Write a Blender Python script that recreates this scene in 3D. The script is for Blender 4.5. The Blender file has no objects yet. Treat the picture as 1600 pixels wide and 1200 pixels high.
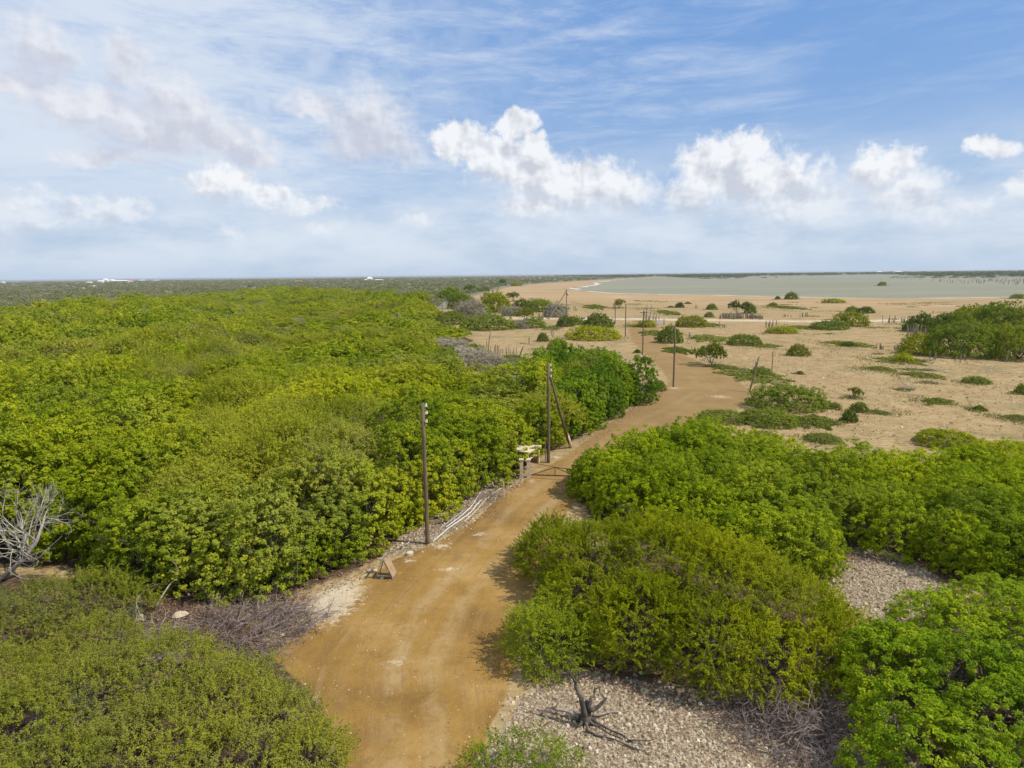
import bpy, math, random
import numpy as np
from mathutils import Vector

# ------------------------------------------------------------------ camera, sky, sun
sc = bpy.context.scene
COL = sc.collection
CAM_H = 15.0
F = 1000.0                      # focal length in photo pixels (photo 1600x1200)
PITCH = math.atan(171.0 / F)
ROLL = math.radians(0.62)
cp, sp = math.cos(PITCH), math.sin(PITCH)
fwd = np.array([0, cp, -sp]); rt = np.array([1.0, 0, 0]); up = np.array([0, sp, cp])
rt2 = rt * math.cos(ROLL) - up * math.sin(ROLL)
up2 = up * math.cos(ROLL) + rt * math.sin(ROLL)
CAM = np.array([0, 0, CAM_H])


def ray(px, py):
    d = fwd + rt2 * ((px - 800) / F) - up2 * ((py - 600) / F)
    return d / np.linalg.norm(d)


def G(px, py, z=0.0):
    """world point at height z seen at a photo pixel"""
    d = ray(px, py)
    t = (z - CAM_H) / d[2]
    p = CAM + d * t
    return np.array([p[0], p[1], z])


cam_d = bpy.data.cameras.new('camera')
cam_d.sensor_width = 36
cam_d.lens = 36 * F / 1600
cam_d.clip_start = 0.5
cam_d.clip_end = 60000
cam = bpy.data.objects.new('camera', cam_d)
COL.objects.link(cam)
from mathutils import Matrix
M = Matrix.Identity(4)
for i in range(3):
    M[i][0] = rt2[i]; M[i][1] = up2[i]; M[i][2] = -fwd[i]; M[i][3] = CAM[i]
cam.matrix_world = M
sc.camera = cam

SUN_EL = math.radians(50)
sdir = np.array([0.97, -0.24]); sdir /= np.linalg.norm(sdir)
TOSUN = Vector((sdir[0] * math.cos(SUN_EL), sdir[1] * math.cos(SUN_EL), math.sin(SUN_EL)))
sun_d = bpy.data.lights.new('sun', 'SUN')
sun_d.energy = 5.0
sun_d.angle = math.radians(0.55)
sun_d.color = (1.0, 0.94, 0.84)
sun = bpy.data.objects.new('sun', sun_d)
COL.objects.link(sun)
sun.rotation_euler = TOSUN.to_track_quat('Z', 'Y').to_euler()
sun.location = (60, -20, 80)

vs = sc.view_settings
vs.view_transform = 'Standard'; vs.look = 'None'; vs.exposure = 0.0; vs.gamma = 1.0
vs.use_curve_mapping = False
sc.cycles.max_bounces = 5
sc.cycles.diffuse_bounces = 2
sc.cycles.glossy_bounces = 2
sc.cycles.transmission_bounces = 3
sc.cycles.transparent_max_bounces = 4
sc.cycles.caustics_reflective = False
sc.cycles.caustics_refractive = False


class NT:
    """tiny node-tree writer"""
    def __init__(s, tree):
        s.t = tree

    def n(s, typ, ins=None, out=0, **kw):
        nd = s.t.nodes.new(typ)
        for k, v in kw.items():
            setattr(nd, k, v)
        for k, v in (ins or {}).items():
            if v is None:
                continue
            sock = nd.inputs[k]
            if isinstance(v, bpy.types.NodeSocket):
                s.t.links.new(v, sock)
            else:
                sock.default_value = v
        return nd.outputs[out] if out is not None else nd

    def m(s, op, a, b=None, c=None, clamp=False):
        return s.n('ShaderNodeMath', {0: a, 1: b, 2: c}, operation=op, use_clamp=clamp)

    def v(s, op, a, b=None, c=None, out=0):
        return s.n('ShaderNodeVectorMath', {0: a, 1: b, 2: c}, out=out, operation=op)

    def mix(s, f, a, b, blend='MIX'):
        nd = s.t.nodes.new('ShaderNodeMix')
        nd.data_type = 'RGBA'; nd.blend_type = blend; nd.clamp_factor = True
        for k, v in ((0, f), (6, a), (7, b)):
            if isinstance(v, bpy.types.NodeSocket):
                s.t.links.new(v, nd.inputs[k])
            else:
                nd.inputs[k].default_value = (*v, 1) if (hasattr(v, '__len__') and len(v) == 3) else v
        return nd.outputs[2]

    def ss(s, x, a, b):
        return s.n('ShaderNodeMapRange', {0: x, 1: a, 2: b, 3: 0.0, 4: 1.0}, interpolation_type='SMOOTHSTEP')

    def noise(s, vec, scale, detail=4, rough=0.55, dist=0.0, out=0):
        return s.n('ShaderNodeTexNoise', {'Vector': vec, 'Scale': scale, 'Detail': detail,
                                          'Roughness': rough, 'Distortion': dist}, out=out)

    def ramp(s, x, stops):
        nd = s.t.nodes.new('ShaderNodeValToRGB')
        el = nd.color_ramp.elements
        while len(el) < len(stops):
            el.new(0.5)
        for e, (p, c) in zip(el, stops):
            e.position = p
            e.color = (*c, 1) if len(c) == 3 else c
        s.t.links.new(x, nd.inputs[0])
        return nd.outputs[0]


def build_world():
    w = bpy.data.worlds.new('World')
    sc.world = w
    w.use_nodes = True
    t = w.node_tree
    t.nodes.clear()
    N = NT(t)
    sky = N.n('ShaderNodeTexSky', sky_type='NISHITA', sun_disc=False, sun_elevation=SUN_EL,
              sun_rotation=math.atan2(TOSUN.x, TOSUN.y), altitude=10.0, air_density=1.25,
              dust_density=0.25, ozone_density=3.0)
    d = N.n('ShaderNodeTexCoord', out=0)
    sep = N.n('ShaderNodeSeparateXYZ', {0: d}, out=None)
    az = N.m('MULTIPLY', N.m('ARCTAN2', sep.outputs[0], sep.outputs[1]), 57.2958)
    el = N.m('MULTIPLY', N.m('ARCSINE', sep.outputs[2]), 57.2958)
    q = N.n('ShaderNodeCombineXYZ', {0: az, 1: el, 2: 0.0})
    # lumpy displacement of the cloud outlines
    w1 = N.n('ShaderNodeTexNoise', {'Vector': q, 'Scale': 0.30, 'Detail': 2.0}, out=1)
    w2 = N.n('ShaderNodeTexNoise', {'Vector': q, 'Scale': 1.3, 'Detail': 4.0, 'Roughness': 0.55}, out=1)
    qa = N.v('ADD', q, N.v('MULTIPLY', N.v('SUBTRACT', w1, (0.5, 0.5, 0.5)), (4.0, 2.6, 0)))
    qa = N.v('ADD', qa, N.v('MULTIPLY', N.v('SUBTRACT', w2, (0.5, 0.5, 0.5)), (1.7, 1.5, 0)))

    def cluster(blobs, vec):
        cur = None
        for (px, py, rx, ry) in blobs:
            r = ray(px, py)
            a = math.degrees(math.atan2(r[0], r[1])); e = math.degrees(math.asin(r[2]))
            k = math.cos(math.atan((px - 800) / F)) ** 2
            ra = rx / F * 57.3 * k * 1.12; re = ry / F * 57.3 * math.sqrt(k) * 1.12
            L = N.v('LENGTH', N.v('MULTIPLY_ADD', vec, (1 / ra, 1 / re, 0), (-a / ra, -e / re, 0)), out=1)
            cur = L if cur is None else N.m('SMOOTH_MIN', cur, L, 0.30)
        return N.m('SUBTRACT', 1.0, cur)

    bright = [(1160, 240, 46, 34), (1110, 272, 62, 45), (1195, 285, 85, 45), (1247, 272, 34, 22), (1250, 322, 95, 30),
              (1080, 300, 45, 38), (1372, 262, 52, 32), (1398, 250, 22, 26), (1425, 300, 66, 34), (1455, 330, 70, 26),
              (808, 200, 25, 24), (835, 228, 26, 18), (722, 218, 40, 30), (772, 240, 50, 28), (830, 268, 75, 36),
              (905, 292, 85, 38), (975, 305, 55, 28), (835, 322, 60, 22), (1535, 231, 40, 20), (1528, 316, 34, 14),
              (1600, 290, 22, 22), (345, 285, 62, 24), (410, 308, 75, 20), (485, 318, 42, 14), (45, 325, 75, 26),
              (170, 332, 95, 20), (60, 348, 80, 12), (500, 357, 34, 11), (657, 350, 26, 9), (366, 372, 15, 15)]
    soft = [(262, 148, 38, 36), (300, 185, 62, 40), (350, 220, 75, 34), (240, 205, 95, 34), (130, 165, 90, 28),
            (30, 130, 80, 26), (400, 245, 40, 20), (205, 95, 46, 46), (60, 65, 55, 45), (575, 185, 62, 42),
            (590, 225, 75, 30), (490, 160, 50, 16), (150, 245, 90, 14)]
    fb = cluster(bright, qa)
    fs = cluster(soft, qa)
    up_b = cluster(bright, N.v('ADD', qa, (0.5, 1.5, 0)))
    up_s = cluster(soft, N.v('ADD', qa, (0.7, 1.6, 0)))
    fine = N.noise(q, 1.1, 7, 0.6)
    fine2 = N.noise(N.v('ADD', q, (0.32, 0.30, 0)), 1.1, 5, 0.6)
    coarse = N.noise(q, 0.42, 3, 0.5)
    coarse2 = N.noise(N.v('ADD', q, (0.8, 0.9, 0)), 0.42, 2, 0.5)
    db = N.ss(N.m('MULTIPLY_ADD', N.m('SUBTRACT', fine, 0.5), 0.9, fb), N.m('MULTIPLY_ADD', N.ss(el, 8.0, 3.0), -0.25, -0.12), N.m('MULTIPLY_ADD', N.ss(el, 10.0, 3.0), 0.65, 0.38))
    ds = N.ss(N.m('MULTIPLY_ADD', N.m('SUBTRACT', fine, 0.5), 0.9, fs), -0.25, 0.75)
    relief = N.m('ADD', N.m('MULTIPLY', N.m('SUBTRACT', coarse, coarse2), 3.0),
                 N.m('MULTIPLY', N.m('SUBTRACT', fine, fine2), 1.5))
    # thickness: thick lower bellies are greyer than the thin sunlit rims
    core = N.ss(fb, 0.05, 0.95)
    shade = N.m('ADD', N.m('MULTIPLY', N.ss(up_b, 0.0, 0.75), -0.62), N.m('ADD', 0.98, N.m('MULTIPLY', relief, 0.9)), clamp=True)
    cb = N.mix(shade, (6.1, 6.4, 7.15), (9.3, 9.45, 9.7))
    shade2 = N.m('ADD', N.m('MULTIPLY', N.ss(up_s, -0.2, 0.55), -0.75), N.m('ADD', 0.9, N.m('MULTIPLY', relief, 0.7)), clamp=True)
    cs = N.mix(shade2, (6.0, 6.2, 7.2), (8.3, 8.4, 8.9))
    # cirrus veils: long streaks
    rotq = N.n('ShaderNodeMapping', {'Vector': q, 'Rotation': (0, 0, math.radians(-14)), 'Scale': (0.030, 0.17, 1)})
    c1 = N.noise(rotq, 3.0, 9, 0.66, 0.35)
    rotq2 = N.n('ShaderNodeMapping', {'Vector': q, 'Rotation': (0, 0, math.radians(22)), 'Scale': (0.022, 0.10, 1)})
    c2 = N.noise(rotq2, 4.0, 9, 0.68, 0.3)
    band = N.noise(q, 0.055, 2, 0.5)
    left = N.ss(az, 16.0, -34.0)
    low = N.ss(el, 1.0, 9.0)
    cir = N.m('MULTIPLY', N.ss(N.m('ADD', N.m('MULTIPLY', c1, 0.9), N.m('MULTIPLY', band, 0.5)), 0.60, 1.02), 0.75)
    cir2 = N.m('MULTIPLY', N.ss(N.m('ADD', N.m('MULTIPLY', c2, 0.9), N.m('MULTIPLY', left, 0.40)), 0.42, 0.92), 0.85)
    cirr = N.m('MULTIPLY', N.m('MAXIMUM', cir, cir2), N.m('MULTIPLY', low, N.m('MULTIPLY_ADD', N.ss(az, 30.0, 5.0), 0.55, 0.45)))
    veil = N.m('MULTIPLY', N.m('MULTIPLY', left, N.ss(el, 3.0, 14.0)), N.m('MULTIPLY', N.ss(coarse, 0.15, 0.75), 0.85))
    cirr = N.m('MAXIMUM', cirr, veil)
    milk = N.m('MULTIPLY', N.m('MULTIPLY', N.ss(el, -2.5, 3.0), N.ss(el, 13.0, 4.5)), N.m('MULTIPLY', N.ss(N.noise(N.v('MULTIPLY', q, (0.5, 1.4, 0)), 0.16, 5, 0.6), 0.22, 0.66), 0.85))
    cirr = N.m('MAXIMUM', cirr, milk)
    # small low puffs over the horizon
    lowq = N.v('MULTIPLY', q, (0.42, 1.0, 0))
    puff = N.m('MULTIPLY', N.ss(N.noise(lowq, 0.8, 6, 0.62), 0.53, 0.72),
               N.m('MULTIPLY', N.ss(el, 0.8, 2.5), N.ss(el, 8.0, 4.0)))
    skyc = N.n('ShaderNodeHueSaturation', {'Color': sky, 'Saturation': 1.0, 'Value': 1.0})
    skyc = N.mix(0.80, skyc, (1.95, 3.85, 7.7))
    skyc = N.mix(N.ss(el, 19.0, -5.0), skyc, (4.7, 6.2, 8.0))
    skyc = N.mix(N.m('MULTIPLY', N.ss(el, 8.0, 0.0), 0.75), skyc, (4.6, 5.75, 7.3))
    col = N.mix(cirr, skyc, (7.5, 8.2, 9.1))
    col = N.mix(N.m('MULTIPLY', puff, 0.45), col, (6.7, 7.2, 8.1))
    col = N.mix(N.m('MULTIPLY', ds, 0.85), col, cs)
    # cumulus dissolve into haze near the horizon
    fade = N.m('MULTIPLY', db, N.m('MULTIPLY_ADD', N.ss(el, 1.5, 8.0), 0.66, 0.28))
    col = N.mix(fade, col, cb)
    bg = N.n('ShaderNodeBackground', {'Color': col, 'Strength': 0.1})
    N.n('ShaderNodeOutputWorld', {'Surface': bg}, out=None)
    w.cycles.sampling_method = 'MANUAL'
    w.cycles.sample_map_resolution = 512


build_world()

# ------------------------------------------------------------------ helpers
rng = np.random.default_rng(11)
random.seed(5)


def link(name, me, parent=None, loc=None):
    o = bpy.data.objects.new(name, me)
    COL.objects.link(o)
    if loc is not None:
        o.location = loc
    if parent is not None:
        o.parent = parent
    return o


def tag(o, label=None, cat=None, group=None, kind=None):
    if label: o['label'] = label
    if cat: o['category'] = cat
    if group: o['group'] = group
    if kind: o['kind'] = kind
    return o


def thing(name, label, cat, loc=(0, 0, 0), rz=0.0, group=None, scale=None):
    o = bpy.data.objects.new(name, None)
    COL.objects.link(o)
    o.empty_display_size = 0.3
    o.location = tuple(loc)
    o.rotation_euler = (0, 0, rz)
    if scale is not None:
        o.scale = scale
    return tag(o, label, cat, group)


def poly_mesh(name, V, polys_n, idx, mat, attrs=None, smooth=False):
    """polys all with polys_n corners; idx flat array"""
    me = bpy.data.meshes.new(name)
    nv = len(V); nf = len(idx) // polys_n
    me.vertices.add(nv)
    me.vertices.foreach_set('co', np.asarray(V, np.float32).ravel())
    me.loops.add(len(idx))
    me.loops.foreach_set('vertex_index', np.asarray(idx, np.int32))
    me.polygons.add(nf)
    me.polygons.foreach_set('loop_start', np.arange(0, nf * polys_n, polys_n, dtype=np.int32))
    me.polygons.foreach_set('use_smooth', np.full(nf, smooth))
    for k, (dom, arr) in (attrs or {}).items():
        a = me.attributes.new(k, 'FLOAT', dom)
        a.data.foreach_set('value', np.asarray(arr, np.float32))
    me.update(calc_edges=True)
    if mat:
        me.materials.append(mat)
    return me


class MB:
    """collects boxes / tubes / prisms into one mesh"""
    def __init__(s):
        s.V = []; s.Fc = []; s.n = 0; s.mi = []

    def add(s, V, Fc):
        s.V += [tuple(map(float, v)) for v in V]
        s.Fc += [tuple(i + s.n for i in f) for f in Fc]
        s.n += len(V)

    def box(s, c, size, R=None):
        V = []
        for x in (-.5, .5):
            for y in (-.5, .5):
                for z in (-.5, .5):
                    v = np.array([x * size[0], y * size[1], z * size[2]])
                    if R is not None:
                        v = R @ v
                    V.append(v + np.array(c))
        s.add(V, [(0, 1, 3, 2), (4, 6, 7, 5), (0, 4, 5, 1), (2, 3, 7, 6), (0, 2, 6, 4), (1, 5, 7, 3)])

    def beam(s, a, b, w, h=None, upv=(0, 0, 1)):
        a = np.array(a, float); b = np.array(b, float)
        d = b - a; L = np.linalg.norm(d); d /= L
        u = np.array(upv, float)
        x = np.cross(u, d)
        if np.linalg.norm(x) < 1e-4:
            x = np.array([1.0, 0, 0])
        x /= np.linalg.norm(x); y = np.cross(d, x)
        s.box((a + b) / 2, (w, h or w, L), np.stack([x, y, d], 1))

    def tube(s, P, R, k=5, cap=True):
        P = np.asarray(P, float); n = len(P)
        R = np.broadcast_to(np.asarray(R, float), (n,))
        T = np.gradient(P, axis=0)
        T /= np.linalg.norm(T, axis=1)[:, None] + 1e-9
        ref = np.array([0, 0, 1.0]) if abs(T[0][2]) < 0.9 else np.array([1.0, 0, 0])
        X = np.cross(T, ref); X /= np.linalg.norm(X, axis=1)[:, None] + 1e-9
        Y = np.cross(T, X)
        ang = np.arange(k) * 2 * math.pi / k
        V = P[:, None, :] + R[:, None, None] * (X[:, None, :] * np.cos(ang)[None, :, None] + Y[:, None, :] * np.sin(ang)[None, :, None])
        V = V.reshape(-1, 3)
        Fc = []
        for i in range(n - 1):
            for j in range(k):
                j2 = (j + 1) % k
                Fc.append((i * k + j, i * k + j2, (i + 1) * k + j2, (i + 1) * k + j))
        if cap:
            Fc.append(tuple(range(k))[::-1]); Fc.append(tuple((n - 1) * k + j for j in range(k)))
        s.add(V, Fc)

    def mesh(s, name, mat, smooth=False):
        me = bpy.data.meshes.new(name)
        me.from_pydata(s.V, [], s.Fc)
        me.polygons.foreach_set('use_smooth', [smooth] * len(me.polygons))
        me.update()
        if mat:
            me.materials.append(mat)
        return me


# ------------------------------------------------------------------ materials
def new_mat(name):
    m = bpy.data.materials.new(name)
    m.use_nodes = True
    m.node_tree.nodes.clear()
    return m, NT(m.node_tree)


def leaf_mat(name, cols, dry=(0.16, 0.13, 0.085), dry_amt=0.25, trans=0.28, rough=0.7, patch=0.05, spec=0.03):
    """cols: dark green, green, yellow green. v = per-leaf variation, c = per-clump variation"""
    m, N = new_mat(name)
    pos = N.n('ShaderNodeNewGeometry', out=0)
    v = N.n('ShaderNodeAttribute', out=2, attribute_name='v')
    c = N.n('ShaderNodeAttribute', out=2, attribute_name='c')
    big = N.noise(pos, patch, 3, 0.6)
    mid = N.noise(pos, patch * 6, 2, 0.5)
    rnd = N.n('ShaderNodeObjectInfo', out=5)
    x = N.m('ADD', N.m('MULTIPLY', v, 0.38), N.m('MULTIPLY', c, 0.34))
    x = N.m('ADD', x, N.m('MULTIPLY', N.m('SUBTRACT', big, 0.5), 1.3))
    x = N.m('ADD', x, N.m('MULTIPLY', N.m('SUBTRACT', mid, 0.5), 0.5))
    x = N.m('ADD', x, N.m('MULTIPLY', N.m('SUBTRACT', rnd, 0.5), 0.45))
    x = N.m('ADD', x, 0.24)
    col = N.ramp(x, [(0.08, cols[0]), (0.48, cols[1]), (0.92, cols[2])])
    dn = N.noise(pos, patch * 1.7, 4, 0.6, 0.0)
    dm = N.m('MULTIPLY', N.ss(N.m('ADD', dn, N.m('MULTIPLY', v, 0.16)), 0.56, 0.80), dry_amt)
    col = N.mix(dm, col, dry)
    p = N.n('ShaderNodeBsdfPrincipled', {'Base Color': col, 'Roughness': rough, 'Specular IOR Level': spec})
    tcol = N.mix(0.35, col, (0.30, 0.34, 0.03))
    tr = N.n('ShaderNodeBsdfTranslucent', {'Color': tcol})
    s = N.n('ShaderNodeMixShader', {0: trans, 1: p, 2: tr})
    N.n('ShaderNodeOutputMaterial', {'Surface': s}, out=None)
    return m


def simple_mat(name, c1, c2, scale=6.0, rough=0.85, stretch=None, bump=0.0, detail=5, spec=0.2, metal=0.0):
    m, N = new_mat(name)
    pos = N.n('ShaderNodeTexCoord', out=3)
    if stretch:
        pos = N.v('MULTIPLY', pos, stretch)
    n = N.noise(pos, scale, detail, 0.62)
    col = N.mix(N.ss(n, 0.33, 0.67), c1, c2)
    ins = {'Base Color': col, 'Roughness': rough, 'Specular IOR Level': spec, 'Metallic': metal}
    if bump:
        ins['Normal'] = N.n('ShaderNodeBump', {'Height': n, 'Strength': bump, 'Distance': 0.05})
    p = N.n('ShaderNodeBsdfPrincipled', ins)
    N.n('ShaderNodeOutputMaterial', {'Surface': p}, out=None)
    return m


M_BROAD = leaf_mat('forest_leaf', [(0.10, 0.175, 0.005), (0.275, 0.345, 0.010), (0.50, 0.50, 0.020)], dry=(0.38, 0.33, 0.16), dry_amt=0.28, trans=0.42)
M_BROAD2 = leaf_mat('thicket_leaf', [(0.10, 0.17, 0.006), (0.275, 0.365, 0.008), (0.50, 0.54, 0.012)], dry_amt=0.2, trans=0.42)
M_ACACIA = leaf_mat('acacia_leaf', [(0.09, 0.12, 0.005), (0.25, 0.285, 0.006), (0.46, 0.46, 0.010)], dry_amt=0.15, patch=0.12, trans=0.34)
M_CORNER = leaf_mat('corner_bush_leaf', [(0.07, 0.14, 0.008), (0.20, 0.31, 0.010), (0.44, 0.50, 0.018)], dry_amt=0.1, trans=0.36, patch=0.12)
M_SAPL = leaf_mat('sapling_leaf', [(0.10, 0.155, 0.008), (0.20, 0.27, 0.012), (0.34, 0.38, 0.02)], dry_amt=0.1, trans=0.38, patch=0.2)
M_CANOL = leaf_mat('olive_canopy_leaf', [(0.17, 0.20, 0.012), (0.31, 0.34, 0.018), (0.46, 0.45, 0.04)], dry=(0.36, 0.31, 0.22), dry_amt=0.4, trans=0.38, patch=0.09)
M_ACACIA2 = leaf_mat('pale_acacia_leaf', [(0.075, 0.105, 0.010), (0.165, 0.195, 0.016), (0.31, 0.31, 0.035)], dry=(0.2, 0.17, 0.12), dry_amt=0.5, patch=0.15)
M_DOME = leaf_mat('bush_leaf', [(0.10, 0.15, 0.016), (0.17, 0.225, 0.022), (0.26, 0.30, 0.032)], dry_amt=0.3)
M_GREY = leaf_mat('bare_twigs', [(0.20, 0.17, 0.11), (0.32, 0.275, 0.19), (0.44, 0.39, 0.29)], dry=(0.13, 0.15, 0.05), dry_amt=0.5, trans=0.0, patch=0.15)
M_DARK = leaf_mat('dark_bush_leaf', [(0.06, 0.095, 0.012), (0.10, 0.145, 0.016), (0.16, 0.20, 0.022)], dry_amt=0.2)
M_YEL = leaf_mat('yellow_bush_leaf', [(0.10, 0.13, 0.012), (0.19, 0.215, 0.018), (0.30, 0.29, 0.02)], dry_amt=0.1)
M_MAT = leaf_mat('creeper_leaf', [(0.11, 0.14, 0.02), (0.18, 0.205, 0.03), (0.25, 0.26, 0.04)], dry=(0.3, 0.24, 0.14), dry_amt=0.5, patch=0.2)
M_SCRUB = leaf_mat('scrub_leaf', [(0.15, 0.19, 0.06), (0.24, 0.25, 0.10), (0.33, 0.31, 0.18)], dry=(0.38, 0.33, 0.26), dry_amt=0.9, patch=0.010)
M_MANG = leaf_mat('mangrove_leaf', [(0.085, 0.125, 0.045), (0.13, 0.175, 0.06), (0.19, 0.225, 0.085)], dry=(0.15, 0.14, 0.10), dry_amt=0.4, patch=0.01)
M_BARK = simple_mat('bark', (0.10, 0.075, 0.05), (0.22, 0.18, 0.14), 9, stretch=(1, 1, 0.3))
M_TWIG = simple_mat('grey_twig', (0.20, 0.165, 0.14), (0.38, 0.33, 0.30), 3)
M_BRUSH = simple_mat('brush_twig', (0.13, 0.09, 0.07), (0.30, 0.24, 0.21), 2.5)
M_BLEACH = simple_mat('bleached_wood', (0.30, 0.26, 0.215), (0.52, 0.46, 0.39), 4)
M_CHAR = simple_mat('charred_wood', (0.035, 0.03, 0.025), (0.15, 0.125, 0.10), 3.5, stretch=(1, 1, 0.4), bump=0.6)
M_POLE = simple_mat('pole_wood', (0.10, 0.07, 0.038), (0.22, 0.165, 0.10), 5, stretch=(6, 6, 0.35), bump=0.5)
M_CACTUS = simple_mat('cactus_skin', (0.20, 0.175, 0.11), (0.38, 0.32, 0.24), 2.0, stretch=(1, 1, 0.5))
M_METAL = simple_mat('rusty_steel', (0.12, 0.05, 0.03), (0.26, 0.15, 0.10), 8, rough=0.6, metal=0.3)
M_DULL = simple_mat('grey_steel', (0.32, 0.33, 0.33), (0.5, 0.5, 0.5), 4, rough=0.5, metal=0.4)
M_PIPE = simple_mat('white_pipe', (0.42, 0.39, 0.34), (0.68, 0.65, 0.60), 1.2, rough=0.4, spec=0.4)
M_YPIPE = simple_mat('tan_pipe', (0.48, 0.38, 0.22), (0.66, 0.55, 0.36), 1.2, rough=0.5)
M_PLANK = simple_mat('plank_wood', (0.56, 0.44, 0.27), (0.80, 0.67, 0.45), 3, stretch=(1, 5, 1), bump=0.2)
M_PLANKD = simple_mat('weathered_plank', (0.27, 0.18, 0.10), (0.42, 0.30, 0.18), 3, stretch=(1, 5, 1), bump=0.2)
M_GREYWOOD = simple_mat('grey_plank', (0.20, 0.165, 0.13), (0.38, 0.32, 0.26), 5, stretch=(1, 1, 0.3))
M_PLASTER = simple_mat('plaster_post', (0.50, 0.40, 0.26), (0.72, 0.60, 0.42), 4)
M_WHITE = simple_mat('white_paint', (0.74, 0.74, 0.73), (0.84, 0.84, 0.83), 2)
M_STONE = None


def make_stone_mat():
    m, N = new_mat('limestone')
    v = N.n('ShaderNodeAttribute', out=2, attribute_name='v')
    pos = N.n('ShaderNodeNewGeometry', out=0)
    n = N.noise(pos, 12, 5, 0.6)
    col = N.ramp(v, [(0.0, (0.15, 0.105, 0.065)), (0.35, (0.35, 0.265, 0.17)), (0.75, (0.50, 0.41, 0.275)), (1.0, (0.66, 0.58, 0.42))])
    col = N.mix(N.m('MULTIPLY', N.ss(n, 0.5, 0.75), 0.4), col, (0.22, 0.18, 0.15))
    p = N.n('ShaderNodeBsdfPrincipled', {'Base Color': col, 'Roughness': 0.9, 'Specular IOR Level': 0.15})
    N.n('ShaderNodeOutputMaterial', {'Surface': p}, out=None)
    return m


M_STONE = make_stone_mat()


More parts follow.
